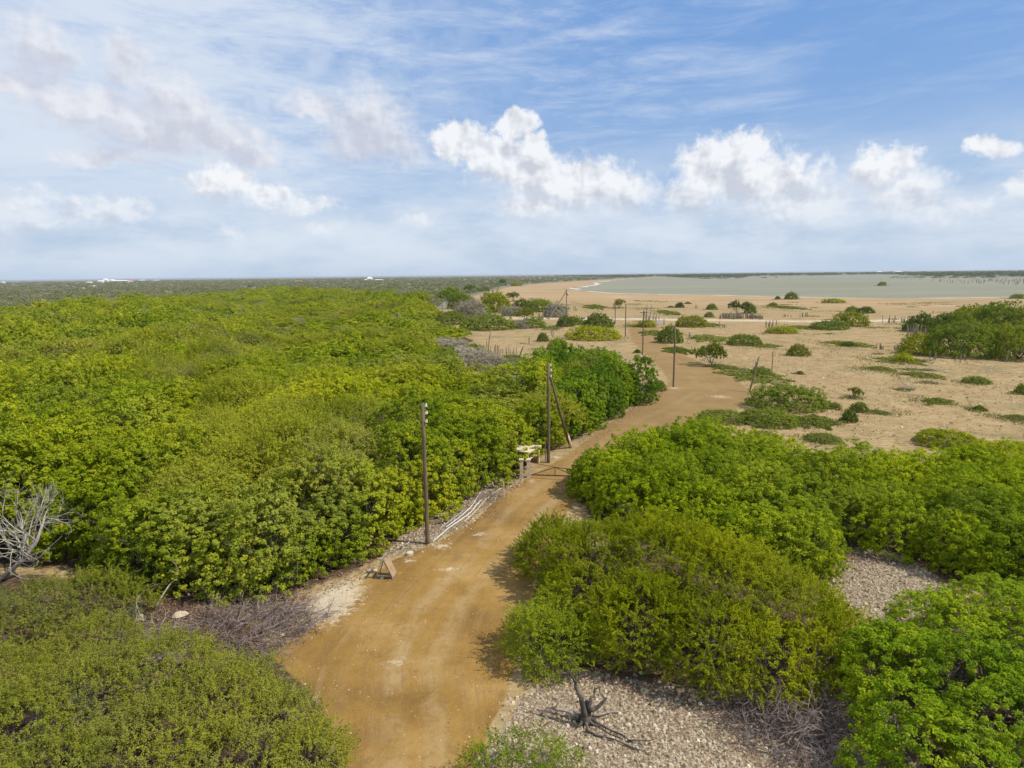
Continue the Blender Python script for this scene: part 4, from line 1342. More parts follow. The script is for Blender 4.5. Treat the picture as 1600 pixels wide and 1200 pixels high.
PL = [
    ('dark', 934, 514, 54, 22, 'dark green dome bush beside the white roofed car'),
    ('olive', 928, 533, 92, 23, 'wide low olive bush in front of the dark dome bush by the bend'),
    ('olive', 1011, 512, 30, 12, 'grey green bush just left of the white board'),
    ('mat', 1000, 512, 40, 5, 'low weeds left of the bush beside the white board'),
    ('mat', 930, 484, 34, 8, 'low green patch on the sand behind the utility poles'),
    ('umb', 967, 482, 22, 14, 'little green tree between the two far utility poles'),
    ('dome', 1046, 537, 46, 26, 'small green tree with a pale trunk and dark shadow by the road bend'),
    ('mat', 1020, 525, 50, 8, 'creeping green patch left of the small tree by the bend'),
    ('umb', 1110, 574, 68, 38, 'flat topped yellow green thorn tree casting a shadow on the road bend'),
    ('mat', 1058, 554, 42, 12, 'green creeper patch behind the third roadside pole'),
    ('mat', 1130, 579, 50, 9, 'green weeds at the foot of the flat topped thorn tree'),
    ('yel', 1080, 512, 52, 19, 'bright yellow green mound bush before the pale track'),
    ('mat', 1105, 511, 46, 5, 'low weeds right of the yellow green mound bush'),
    ('dark', 1062, 481, 15, 8, 'small dark bush beyond the track, left of the pair'),
    ('dome', 1048, 481, 12, 3, 'tiny flat bush beyond the track left of the small dark bush'),
    ('dark', 1075, 475, 11, 3, 'tiny dark bush just behind the small dark bush'),
    ('dome', 1112, 484, 18, 9, 'small conical green bush standing alone beyond the track'),
    ('umbd', 1152, 492, 36, 21, 'dark umbrella tree standing over the row of cacti'),
    ('dome', 1172, 490, 20, 15, 'lighter green tree touching the dark umbrella tree'),
    ('mat', 1045, 493, 36, 8, 'low green patch right of the white board beyond the track'),
    ('dome', 1108, 496, 16, 8, 'thin pale bush in front of the conical bush'),
    ('mat', 1108, 535, 66, 11, 'long strip of low green plants above the flat topped thorn tree'),
    ('dome', 1163, 541, 56, 19, 'ragged green bush at the right end of the green strip'),
    ('mat', 1200, 544, 40, 6, 'thin weeds right of the ragged green bush'),
    ('yel', 1247, 557, 34, 19, 'single bright yellow green bush alone on the open sand'),
    ('mat', 1178, 602, 110, 26, 'wide green creeper patch around the leaning pole'),
    ('dome', 1190, 588, 40, 14, 'clump of green plants behind the leaning pole'),
    ('dome', 1230, 646, 132, 44, 'large smooth green mound bush right of the road bend'),
    ('dome', 1236, 468, 22, 11, 'rounded green bush at the edge of the lagoon'),
    ('dark', 1215, 468, 9, 5, 'tiny dark bush left of the rounded bush at the lagoon edge'),
    ('dome', 1208, 478, 16, 5, 'small low bush below the rounded lagoon bush'),
    ('mat', 1229, 484, 42, 6, 'narrow green strip on the flats below the lagoon bush'),
    ('olive', 1222, 522, 50, 12, 'grey green low bush right of the cactus clump'),
    ('mat', 1262, 516, 60, 7, 'weeds stretching right from the grey green low bush'),
    ('dome', 1295, 516, 62, 14, 'spreading green bush left of the large greyish bush before the track'),
    ('olive', 1329, 511, 56, 24, 'large greyish olive bush beside the pale track'),
    ('dark', 1352, 490, 28, 10, 'dark green bush beyond the track behind the greyish bush'),
    ('dome', 1331, 488, 22, 9, 'small green bush left of the dark bush beyond the track'),
    ('olive', 1303, 474, 36, 7, 'olive bush on the flats close to the lagoon'),
    ('mat', 1325, 543, 66, 10, 'green weed patch with a dark middle on the open sand'),
    ('dark', 1326, 542, 26, 8, 'small dark bush inside the weed patch on the open sand'),
    ('mat', 1410, 571, 76, 14, 'green creeper patch in front of the right grove'),
    ('olive', 1412, 567, 30, 15, 'small brownish bush on the creeper patch before the right grove'),
    ('mat', 1376, 581, 42, 7, 'thin bright green patch left of two dry shrubs'),
    ('mat', 1440, 592, 60, 10, 'faint green patch below the two dry shrubs'),
    ('dome', 1525, 601, 42, 12, 'low green bush alone on the sand below the right grove'),
    ('umb', 1337, 624, 28, 18, 'little yellow green thorn tree with its shadow on the sand'),
    ('dark', 1327, 661, 28, 20, 'dark prickly bush in front of the little thorn tree'),
    ('dome', 1342, 645, 30, 16, 'green bush touching the dark prickly bush'),
    ('dome', 1304, 640, 22, 11, 'small green bush between the large mound and the dark prickly bush'),
    ('dark', 1374, 648, 34, 5, 'thin dark plant lying on the sand right of the prickly bush'),
    ('mat', 1272, 672, 84, 22, 'flat green patch at the foot of the large mound bush'),
    ('mat', 1465, 633, 54, 9, 'pale green patch in the middle of the open sand'),
    ('mat', 1530, 643, 22, 4, 'tiny faint weed patch on the open sand at right'),
    ('dome', 1598, 617, 26, 16, 'green bush cut by the right edge of the picture'),
    ('mat', 1592, 660, 40, 10, 'green patch at the right edge below the grove'),
    ('dark', 1250, 585, 12, 5, 'tiny dark tuft right of the thin stake'),
    ('dark', 1009, 564, 14, 6, 'tiny dark tuft by the foot of the fourth pole'),
    ('dark', 996, 552, 12, 6, 'tiny dark tuft left of the fourth pole'),
    ('dome', 1026, 612, 34, 17, 'small green bush at the tip of the dark wood beside the road'),
    ('bright', 844, 488, 52, 21, 'bright green dome bush beside the braced pole'),
    ('umbd', 803, 471, 26, 14, 'dark umbrella tree on the sand at the left of the flats'),
    ('olive', 774, 489, 54, 34, 'tall grey olive bush left of the bright dome bush'),
    ('bright', 742, 493, 54, 22, 'bright green bush at the end of the leafy strip on the left'),
    ('bright', 722, 483, 50, 24, 'bright green bush in the middle of the leafy strip on the left'),
    ('bright', 703, 470, 46, 20, 'bright green bush at the back of the leafy strip on the left'),
    ('dark', 816, 487, 42, 18, 'dark green bush between the grey olive bush and the bright dome'),
    ('umb', 820, 503, 40, 22, 'spreading green bush in front of the dark green bush'),
    ('dome', 761, 517, 92, 25, 'long low green mound on the sand before the braced pole'),
    ('dome', 832, 513, 44, 16, 'low green bush right of the long low mound'),
    ('dome', 704, 508, 56, 22, 'grey green bush left of the long low mound'),
    ('olive', 660, 500, 60, 26, 'olive bush in the hollow behind the bright wood'),
    ('olive', 650, 478, 60, 22, 'olive bush below the thin far pole'),
    ('dark', 848, 534, 20, 13, 'small dark green bush alone on the sand behind the wood'),
    ('bright', 871, 547, 34, 18, 'small bright bush touching the back of the dark wood'),
    ('mat', 862, 516, 34, 6, 'thin green patch left of the white roofed car'),
    ('dark', 883, 511, 30, 16, 'green bush at the foot of the braced pole'),
    ('dark', 735, 457, 28, 10, 'dark bush in a row where scrub meets the flats'),
    ('dark', 757, 455, 18, 6, 'low dark bush right of the row where scrub meets the flats'),
    ('dark', 785, 446, 14, 9, 'dark round tree alone at the far end of the flats'),
    ('olive', 807, 447, 18, 6, 'brown bush right of the dark round tree at the far end'),
    ('mat', 878, 485, 26, 5, 'yellowish weeds behind the braced pole'),
    ('olive', 899, 508, 30, 13, 'olive bush hiding the lower part of the white roofed car'),
    ('grey', 868, 496, 40, 20, 'grey leafless shrub at the foot of the slanted brace'),
    ('grey', 735, 498, 52, 26, 'mauve grey leafless shrub behind the long low mound'),
    ('grey', 800, 494, 34, 14, 'grey leafless shrub below the dark green bush'),
    ('grey', 815, 514, 30, 12, 'grey leafless shrub right of the long low mound'),
    ('grey', 700, 548, 70, 18, 'long grey leafless shrub behind the bright wood'),
    ('grey', 730, 566, 70, 22, 'grey leafless shrub left of the leaning cacti'),
    ('grey', 762, 580, 70, 24, 'grey leafless shrub at the foot of the tall cacti'),
    ('grey', 800, 588, 60, 24, 'grey leafless shrub right of the tall cacti'),
    ('grey', 812, 606, 60, 22, 'grey leafless shrub against the dark wood'),
    ('dome', 795, 570, 70, 15, 'low grey green bush between the leafless shrubs and the sand'),
    ('dome', 740, 552, 40, 14, 'small green bush left of the tall cacti'),
    ('twig', 1425, 579, 20, 9, 'dry brown shrub left of another on the open sand'),
    ('twig', 1450, 580, 18, 9, 'dry brown shrub right of another on the open sand'),
    ('twig', 1417, 611, 28, 12, 'sprawling dead shrub alone on the sand at right'),
    ('twig', 1455, 600, 24, 8, 'flat dead shrub right of the sprawling dead shrub'),
    ('dome', 1285, 694, 60, 16, 'grey green low bush on the sand edge of the right thicket'),
    ('olive', 1480, 706, 110, 34, 'dark olive bush at the top right of the right thicket'),
    ('olive', 1575, 735, 130, 44, 'wide dark olive bush at the right edge above the thicket'),
    ('bright', 1200, 670, 100, 30, 'bright green bush in front of the large mound bush'),
    ('dome', 1130, 664, 90, 22, 'grey green bush on the road edge of the right thicket'),
    # grove on the right
    ('bright', 1500, 562, 116, 60, 'largest dark green tree of the right grove, in front'),
    ('bright', 1590, 566, 90, 62, 'dark green tree of the right grove cut by the picture edge'),
    ('olive', 1436, 556, 62, 34, 'olive bush at the front left of the right grove'),
    ('dark', 1440, 520, 60, 28, 'dark tree at the left end of the right grove'),
    ('bright', 1490, 530, 80, 42, 'green tree in the middle of the right grove'),
    ('olive', 1520, 515, 80, 38, 'olive tree in the middle back of the right grove'),
    ('bright', 1556, 520, 90, 48, 'tallest rounded tree at the back of the right grove'),
    ('bright', 1610, 525, 90, 46, 'green tree at the back right of the right grove'),
    ('yel', 1560, 545, 80, 40, 'yellow green tree between the two front trees of the right grove'),
    ('dome', 1592, 467, 26, 7, 'green bush at the water edge far right'),
    ('olive', 1378, 446.5, 13, 6, 'round olive bush standing alone in the lagoon'),
]
for p in PL:
    plant(*p)



def plain_cover():
    r = np.random.default_rng(66)
    CC = []; SZ = []
    for p in PL:
        kind, px, py, w, h = p[:5]
        if px > 1640 or py > 700:
            continue
        g = G(px, py); D = g[1]; half = w / 2 * D / F
        n = int(260 if kind != 'mat' else 420)
        a = r.uniform(0, 6.28, n); q = np.abs(r.normal(0.85, 0.33, n)) * (1 + 0.35 * np.sin(3 * a + r.uniform(0, 6)))
        ry = half * 0.9 if kind != 'mat' else max(half * .35, (G(px, py - h)[1] - D) * .7)
        cy = g[1] + ry * 0.8
        CC.append(np.c_[g[0] + np.cos(a) * q * half, cy + np.sin(a) * q * ry, r.uniform(0.02, 0.16, n)])
        SZ.append(np.full(n, 0.16 + D * 0.0012))
    # straggling weeds in drifts
    pl = P([(1040, 560), (1180, 640), (1290, 700), (1750, 720), (1900, 470), (1000, 470), (880, 470), (760, 500), (700, 540), (800, 590), (960, 540)])
    lo, hi = pl.min(0), pl.max(0)
    for it in range(700):
        c = r.uniform(lo, hi)
        dd = np.hypot(*c)
        if r.uniform() > (60 / max(dd, 60)) ** 0.35 or sdist(c[None], pl)[0] < 0 or sdist(c[None], road_poly)[0] > -1.5:
            continue
        if np.sin(c[0] * 0.09 + 1) * np.sin(c[1] * 0.06) + r.normal(0, .35) < 0.05:
            continue
        n = int(r.uniform(25, 130)); rx = r.uniform(0.5, 3.2) * (1 + dd / 200); ry = rx * r.uniform(0.3, 0.8)
        CC.append(np.c_[c[0] + r.normal(0, rx * .5, n), c[1] + r.normal(0, ry * .5, n), r.uniform(0.02, 0.22, n)])
        SZ.append(np.full(n, 0.13 + dd * 0.0012))
    C = np.concatenate(CC); S = np.concatenate(SZ)
    ok = sdist(C[:, :2], road_poly) < -0.3
    C, S = C[ok], S[ok]
    mat = leaf_mat('weed_leaf', [(0.12, 0.12, 0.045), (0.20, 0.20, 0.055), (0.29, 0.26, 0.10)], dry=(0.36, 0.27, 0.15), dry_amt=0.8, patch=0.12)
    tag(link('weeds', leaves_mesh('weeds', C, unit(r.normal(size=C.shape) * .7 + np.array([0, 0, .6])), S[:, None], S[:, None] * 0.5, mat, r.uniform(0, 1, len(C)), r.uniform(0, 1, len(C)), r)),
        'straggling low weeds drifting over the sandy plain and round the bushes', 'weeds', kind='stuff')


plain_cover()

# shrubs between wood and sand, cacti
def cactus(px, py, wpx, hpx, n, label, seed, tilt=0.0, Rf=1.0):
    g = G(px, py); D = g[1]
    h = hpx * D / F
    me = cactus_mesh(seed, n, h, max(wpx / 5 * D / F, 0.05), 0.085 * Rf * max(1, D / 150))
    o = link('column_cactus', me, loc=(g[0], g[1], -0.02))
    o.rotation_euler = (0, tilt, 0)
    tag(o, label, 'cactus')


CT = [(763, 548, 22, 36, 3, 'tall forked column cactus standing over the grey shrubs', 0.12), (772, 552, 40, 16, 12, 'clump of short column cacti right of the tall forked one', 0),
      (800, 556, 26, 16, 9, 'clump of short column cacti left of the leaning thick one', 0), (809, 561, 8, 30, 3, 'thick dark column cactus leaning to the right', 0.35),
      (827, 538, 6, 15, 2, 'thin single cactus alone on the sand behind the wood', 0), (864, 528, 16, 18, 3, 'dark forked cactus leaning left behind the wood', -0.35),
      (927, 513, 16, 13, 5, 'pale bare cactus stems before the dark dome bush', 0.1), (1008, 502, 22, 28, 5, 'tall column cacti left of the white board', 0.05),
      (1018, 501, 20, 12, 8, 'short column cacti directly left of the white board', 0), (1124, 512, 6, 11, 3, 'pair of grey column cacti before the track', 0),
      (1132, 512, 8, 7, 4, 'short cactus group right of the grey pair', 0), (1203, 512, 24, 13, 10, 'grey cactus clump left of the grey green low bush', 0),
      (1230, 495, 18, 6, 6, 'left of two small cactus rows beyond the track', 0), (1258, 495, 16, 8, 9, 'right of two small cactus rows beyond the track', 0),
      (1390, 505, 22, 14, 9, 'cactus clump on the track edge left of the right grove', 0), (1412, 505, 20, 10, 9, 'shorter cactus clump beside the right grove on the track', 0),
      (1431, 530, 34, 26, 26, 'dense grey cactus stand against the left end of the right grove', 0), (1375, 546, 12, 11, 6, 'small cactus group left of the creeper patch', 0),
      (1404, 548, 22, 14, 9, 'cactus group behind the creeper patch', 0), (1458, 562, 10, 15, 4, 'pale dead cactus before the olive bush of the right grove', 0),
      (1500, 565, 5, 15, 2, 'thin pale cactus in front of the largest grove tree', 0), (1572, 566, 6, 18, 2, 'thin pale cactus near the right edge of the grove', 0.1),
      (1162, 582, 12, 12, 4, 'small grey cactus behind the creeper patch left of the leaning pole', 0), (1179, 580, 6, 16, 3, 'taller grey cactus just behind the leaning pole', 0),
      (1325, 500, 8, 7, 3, 'tiny cactus by the track behind the greyish bush', 0), (1077, 528, 8, 12, 3, 'grey cactus right of the small tree by the bend', 0),
      (738, 505, 20, 14, 8, 'grey cactus stems left of the long low mound', 0), (790, 490, 50, 16, 22, 'row of grey cactus stems below the grey olive bush', 0),
      (842, 500, 20, 12, 8, 'cactus stems in front of the bright green dome bush', 0), (897, 486, 12, 9, 4, 'two brown cactus stumps right of the braced pole', 0),
      (959, 483, 4, 10, 3, 'dark cactus against the far utility pole', 0), (1088, 482, 6, 7, 3, 'brown cactus right of the small dark bush beyond the track', 0)]
for i, c in enumerate(CT):
    cactus(c[0], c[1], c[2], c[3], c[4], c[5], 700 + i, c[6])
# the hedge-like row of cacti under the dark umbrella tree
rC = random.Random(9)
for i in range(20):
    px = 1126 + i * 3.4 + rC.uniform(-1, 1)
    cactus(px, 498.5 + rC.uniform(-1, .6), 6, rC.uniform(6, 13), 7, 'grey column cactus in the hedge row under the dark umbrella tree', 750 + i)
    bpy.context.scene.collection.objects[-1]['group'] = 'cactus hedge row'

# ------------------------------------------------------------------ far scrub plain
def far_bush(seed, mat):
    r = np.random.default_rng(seed)
    lb = [(0, 0, 0.3, 0.6, 0.45)] + [(math.cos(a) * .55, math.sin(a) * .55, 0.2 + r.uniform(0, .15), r.uniform(.3, .45), 0.35) for a in (r.uniform(0, .6) + np.arange(5) * 1.26)]
    return broad_crown('crown', lb, mat, seed, dens=16, nleaf=6, rc=0.14, L=0.19, W=0.15, zmin=0.02, low=0)


FB = []
for k in range(3):
    me = far_bush(800 + k, M_SCRUB)
    g = G(500 + 60 * k, 446)
    o = link('scrub_bush', me, loc=(g[0], g[1], 0)); o.scale = (3.5, 3.5, 3.6)
    tag(o, ['grey green scrub bush at the back rim of the wood, left one', 'grey green scrub bush at the back rim of the wood, middle one',
            'grey green scrub bush at the back rim of the wood, right one'][k], 'bush')
    FB.append(o)
for k in range(2):
    me = far_bush(810 + k, M_MANG)
    g = G(1400 + 36 * k, 434.2)
    o = link('mangrove_bush', me, loc=(g[0], g[1], 0)); o.scale = (11 + 2 * k, 8, 3.6)
    tag(o, ['left of two small dark mangrove islets in the lagoon', 'right of two small dark mangrove islets in the lagoon'][k], 'mangrove')
    FB.append(o)


Qs, rad, r = polar_scatter(16000, 190, 5200, 91)
ok = (sdist(Qs, scrub_poly) > 1) & (sdist(Qs, forest_poly) < -2) & (sdist(Qs, lake_poly) < -4)
Qs, rad = Qs[ok], rad[ok]
mang = (Qs[:, 0] > G(1040, 432)[0] * 0.5) & (Qs[:, 0] > 150) & (Qs[:, 1] > 900)
s = 2.0 * (rad / 300) ** 0.55 * r.uniform(0.7, 1.4, len(Qs))
hh = np.where(mang, r.uniform(5.5, 10.5, len(Qs)), r.uniform(2.0, 4.6, len(Qs)) * np.clip((rad / 500) ** 0.15, 0.9, 1.3))
pick = np.where(mang, r.integers(3, 5, len(Qs)), r.integers(0, 3, len(Qs)))
gn_scatter('scrubland', np.c_[Qs, np.zeros(len(Qs))], np.c_[s, s, hh], np.c_[np.zeros((len(Qs), 2)), r.uniform(0, 6.28, len(Qs))],
           pick, FB, 'grey green scrub and far mangrove reaching the horizon', 'scrub')
print('scrub', len(Qs))
# mangrove islets
for i, (px, py, w) in enumerate([(1418, 434, 16), (1440, 434.4, 9), (1466, 434.6, 20), (1490, 434.6, 16), (1515, 434.4, 18), (1545, 434.6, 24),
                                 (1105, 436, 22), (1130, 435.6, 22), (1155, 435.2, 14), (1194, 434.6, 10), (1213, 434.4, 5)]):
    g = G(px, py); D = g[1]
    o = link('mangrove_bush', FB[3 + i % 2].data, loc=(g[0], g[1], 0)); o.scale = (w / 2 * D / F, w / 2.4 * D / F, 3.0 + (i % 3) * .5)
    tag(o, 'low dark mangrove islet in the water before the far shore', 'mangrove', 'mangrove islets along the far shore')

# drowned trunks in the lagoon, far right
r = np.random.default_rng(77)
mbs = []
for k in range(3):
    mb = MB()
    rr_ = np.random.default_rng(900 + k)
    mb.tube([(0, 0, -.3), (0.1, 0, 1.2), (0.05 * k, 0.1, 2.4 + .4 * k)], [0.28, 0.2, 0.08], k=5)
    branch(mb, (0.1, 0, 1.2), (0.6, 0.1, 0.7), 1.2, 0.1, rr_, 1, 0.5, 3)
    branch(mb, (0.05, 0, 1.6), (-0.6, 0.2, 0.7), 1.0, 0.1, rr_, 1, 0.5, 3)
    mbs.append(mb.mesh('drowned_trunk', simple_mat('wet_wood', (0.16, 0.14, 0.13), (0.27, 0.24, 0.22))))
for i in range(120):
    px = 1600 - abs(r.normal(0, 85)) + 12; py = r.uniform(435.5, 446 - (1600 - px) * 0.03)
    g = G(px, py)
    o = link('drowned_tree', mbs[i % 3], loc=(g[0], g[1], 0.0)); o.rotation_euler = (r.normal(0, .12), r.normal(0, .12), r.uniform(0, 6.28))
    tag(o, 'grey dead trunk standing in the lagoon at the far right', 'dead tree', 'drowned trunks in the lagoon')

# ------------------------------------------------------------------ utility poles
def pole(px, py, ptop, label, R0=0.15, R1=0.11, lean_to=None, extras=None):
    g = G(px, py)
    # height at which the pole's top projects on its row
    d = ray(px, ptop)
    t = g[1] / d[1]
    h = CAM_H + d[2] * t
    top = np.array([0, 0, h]) if lean_to is None else lean_to(g)
    th = thing('utility_pole', label, 'pole', g)
    mb = MB()
    R0 *= 0.86; R1 *= 0.86
    pts = [np.array([0, 0, -0.3])] + [top * f + np.array([0.02 * math.sin(f * 4), 0.015 * math.cos(f * 5), 0]) * (1 - f) for f in (0.05, .25, .5, .75, 1)]
    mb.tube(pts, [R0, R0, R0 * .95, (R0 + R1) / 2, R1 * 1.05, R1], k=10)
    link('shaft', mb.mesh('shaft', M_POLE, True), th)
    return th, g, h


def pole_fittings(th, h, r_=0.12):
    mb = MB()
    for z, a in ((h - 0.15, 0.5), (h - 0.55, 0.2), (h - 1.0, -0.3)):
        mb.box((math.cos(a) * (r_ + 0.05), math.sin(a) * (r_ + 0.05) - 0.02, z), (0.07, 0.07, 0.12))
        mb.tube([(math.cos(a) * (r_ + 0.10), math.sin(a) * (r_ + 0.1) - .02, z - 0.05), (math.cos(a) * (r_ + 0.10), math.sin(a) * (r_ + 0.1) - .02, z + 0.12)], [0.045, 0.03], k=6)
    link('insulators', mb.mesh('insulators', M_WHITE), th)
    mb = MB()
    mb.tube([(-r_ - .01, -.03, h - 1.3), (-r_ - .03, -.05, h * .5), (-r_ - .03, -.05, 0)], 0.012, k=4)
    link('ground_wire', mb.mesh('ground_wire', M_METAL), th)


def crossarm(th, h, w, mat=M_POLE):
    mb = MB()
    mb.box((0, -0.14, h - 0.35), (w, 0.09, 0.11))
    a = link('crossarm', mb.mesh('crossarm', mat), th)
    for s_ in (-0.46, -0.2, 0.2, 0.46):
        m2 = MB()
        m2.tube([(s_ * w, -0.14, h - 0.30), (s_ * w, -.14, h - .20), (s_ * w, -.14, h - .16), (s_ * w, -.14, h - 0.06)], [0.03, 0.03, 0.075, 0.05], k=7)
        link('insulator', m2.mesh('insulator', M_WHITE), a)


th, g, h = pole(668, 850, 630, 'nearest bare wooden pole beside the white pipes left of the road', 0.145, 0.115)
pole_fittings(th, h)
th, g, h = pole(857, 723, 568, 'wooden pole with a slanted brace next to the gate and shelter', 0.155, 0.12)
pole_fittings(th, h, 0.13)
b = G(892, 699)
mb = MB()
mb.tube([b - g + np.array([0, 0, -0.1]), (b - g) * 0.5 + np.array([0, 0, h * .44]), np.array([0.08, 0, h - 0.75])], [0.13, 0.11, 0.09], k=8)
link('brace', mb.mesh('brace', M_POLE, True), th)
m2 = MB()
q = (b - g)
m2.tube([q + np.array([0.02, -0.02, -0.05]), q * 0.83 + np.array([0.02, -.02, h * .155])], [0.17, 0.14], k=8)
link('brace_sleeve', m2.mesh('brace_sleeve', M_PLASTER, True), th)
m2 = MB(); m2.tube([(-0.26, 0, 0), (-0.24, 0, 1.6)], [0.05, 0.05], k=6)
link('conduit', m2.mesh('conduit', M_DULL), th)
th, g, h = pole(1052, 605, 510, 'slim wooden pole standing at the bend of the dirt road', 0.14, 0.11)
th, g, h = pole(1004, 555, 485, 'wooden pole with a crossarm on the sandy verge beyond the bend', 0.14, 0.12)
crossarm(th, h, 1.5)
th, g, h = pole(977, 526, 475, 'wooden pole right beside the wide olive bush', 0.15, 0.12)
th, g, h = pole(961, 506, 468, 'wooden pole where the dirt road meets the pale track', 0.16, 0.13)
th, g, h = pole(885, 495, 452, 'far pole with a transformer and a long slanted brace', 0.18, 0.15)
crossarm(th, h, 1.3)
mb = MB(); b = G(857, 499)
mb.beam(b - g, (-.05, 0, h - 0.7), 0.24)
link('brace', mb.mesh('brace', M_POLE), th)
mb = MB()
mb.tube([(0.42, -.1, h - 2.2), (0.42, -.1, h - 2.15), (0.42, -.1, h - 1.3), (.42, -.1, h - 1.2)], [0.22, 0.3, 0.3, 0.15], k=10)
tr = link('transformer', mb.mesh('transformer', M_DULL, True), th)
th, g, h = pole(691, 487, 452, 'thin pale pole far away at the edge of the wood', 0.14, 0.11)


def lean_top(g):
    d = ray(1186, 557); t = (g[1] + 0.8) / d[1]
    return CAM + d * t - g


th, g, h = pole(1171, 613, 558, 'leaning short wooden pole at the right side of the road bend', 0.13, 0.11, lean_to=lean_top)
g = G(1206, 579)
o = MB(); o.tube([(0, 0, -.1), (0.02, 0, 1.2), (0, 0, 2.9)], [0.07, 0.06, 0.05], k=6)
tag(link('stake', o.mesh('stake', M_POLE), loc=g), 'thin upright stake on the sand right of the leaning pole', 'stake')

# ------------------------------------------------------------------ shelter, gate, pipes
A_, B_ = G(843, 723), G(825, 734)
ax = unit(B_ - A_); L_ = np.linalg.norm(B_ - A_)
L_ = max(L_, 2.0)
side = np.array([ax[1], -ax[0], 0])          # away from the road
if side[0] > 0:
    side = -side
W_ = 1.5; H_ = 1.35
th = thing('wooden_shelter', 'low open wooden shelter box with a flat roof beside the gate and braced pole', 'shelter', A_)
mb = MB()
cen = ax * L_ / 2 + side * W_ / 2
Rm = np.stack([ax, side, np.array([0, 0, 1.0])], 1)
mb.box(cen + np.array([0, 0, H_ + 0.04]), (L_ + 0.25, W_ + 0.3, 0.07), Rm)
for k in range(6):
    mb.box(cen + ax * ((k - 2.5) * (L_ + .25) / 6) + np.array([0, 0, H_ + 0.085]), ((L_ + .25) / 6 - 0.03, W_ + 0.32, 0.025), Rm)
link('roof', mb.mesh('roof', M_PLANK), th)
for (i, j) in ((0, 0), (1, 0), (0, 1), (1, 1)):
    mb = MB(); c = ax * (0.06 + i * (L_ - .12)) + side * (0.06 + j * (W_ - .12))
    mb.box(c + np.array([0, 0, H_ / 2]), (0.12, 0.12, H_), Rm)
    link('post', mb.mesh('post', M_PLANK), th)
mb = MB(); mb.box(ax * L_ / 2 + side * (W_ * 0.30) + np.array([0, 0, 0.68]), (L_ - 0.26, W_ * 0.42, 0.06), Rm)
link('shelf', mb.mesh('shelf', M_PLANK), th)
mb = MB(); mb.box(ax * L_ / 2 + side * (W_ - 0.05) + np.array([0, 0, H_ / 2]), (L_ - 0.26, 0.04, H_ - 0.04), Rm)
link('back_wall', mb.mesh('back_wall', M_PLANKD), th)
mb = MB(); mb.box(ax * 0.04 + side * (W_ / 2) + np.array([0, 0, H_ / 2 - .02]), (0.04, W_ - 0.28, H_ - 0.10), Rm)
link('end_wall', mb.mesh('end_wall', M_PLANKD), th)

gp = G(826, 746)
for (px, py, hh_, lab) in ((826, 746, 1.35, 'pale gate post carrying the swing gate'), (815, 748, 1.45, 'weathered pale post left of the gate post, half hidden by leaves')):
    g = G(px, py)
    th = thing('gate_post', lab, 'post', g)
    mb = MB(); mb.box((0, 0, hh_ / 2), (0.26, 0.26, hh_))
    link('shaft', mb.mesh('shaft', M_PLASTER), th)
    mb = MB(); mb.box((0, 0, hh_ + 0.04), (0.34, 0.34, 0.08))
    link('cap', mb.mesh('cap', M_PLASTER), th)
ge = G(945, 756)
th = thing('swing_gate', 'rusty triangular swing gate bar reaching across the dirt road', 'gate', gp)
d = ge - gp; Lg = np.linalg.norm(d); d = d / Lg
f1 = (G(866, 751) - gp) @ d
bot = lambda s: gp * 0 + d * s + np.array([0, 0, 0.22 + 0.28 * s / Lg])
mb = MB(); mb.beam(bot(0.2), bot(Lg), 0.075)
link('bottom_rail', mb.mesh('bottom_rail', M_METAL), th)
apex = d * f1 + np.array([0, 0, 0.95])
mb = MB(); mb.beam(bot(f1), apex, 0.05)
link('king_post', mb.mesh('king_post', M_METAL), th)
mb = MB(); mb.beam(bot(0.25), apex, 0.045)
link('strut', mb.mesh('strut', M_METAL), th)
mb = MB(); mb.beam(apex, bot(f1 * 1.75), 0.045)
link('strut', mb.mesh('strut', M_METAL), th)
mb = MB(); mb.beam(d * 0.13 + np.array([0, 0, 1.2]), apex, 0.035); mb.beam(apex, d * Lg + np.array([0, 0, 0.75]), 0.045)
link('top_rail', mb.mesh('top_rail', M_METAL), th)
mb = MB(); mb.beam(d * Lg + np.array([0, 0, -0.1]), d * Lg + np.array([0, 0, 0.85]), 0.10)
link('end_post', mb.mesh('end_post', M_METAL), th)


def ground_pipe(name, pts, R, mat, label, cat, z=0.06):
    Pn = np.array([G(*p) for p in pts]); c = Pn[0].copy()
    # smooth resample
    out = []
    n = len(Pn)
    for i in range(n - 1):
        p0 = Pn[max(i - 1, 0)]; p1 = Pn[i]; p2 = Pn[i + 1]; p3 = Pn[min(i + 2, n - 1)]
        for t in np.linspace(0, 1, 6, endpoint=(i == n - 2)):
            out.append(0.5 * ((2 * p1) + (-p0 + p2) * t + (2 * p0 - 5 * p1 + 4 * p2 - p3) * t * t + (-p0 + 3 * p1 - 3 * p2 + p3) * t ** 3))
    out = np.array(out) - c; out[:, 2] = z
    mb = MB(); mb.tube(out, R, k=8)
    tag(link(name, mb.mesh(name, mat, True), loc=c), label, cat)


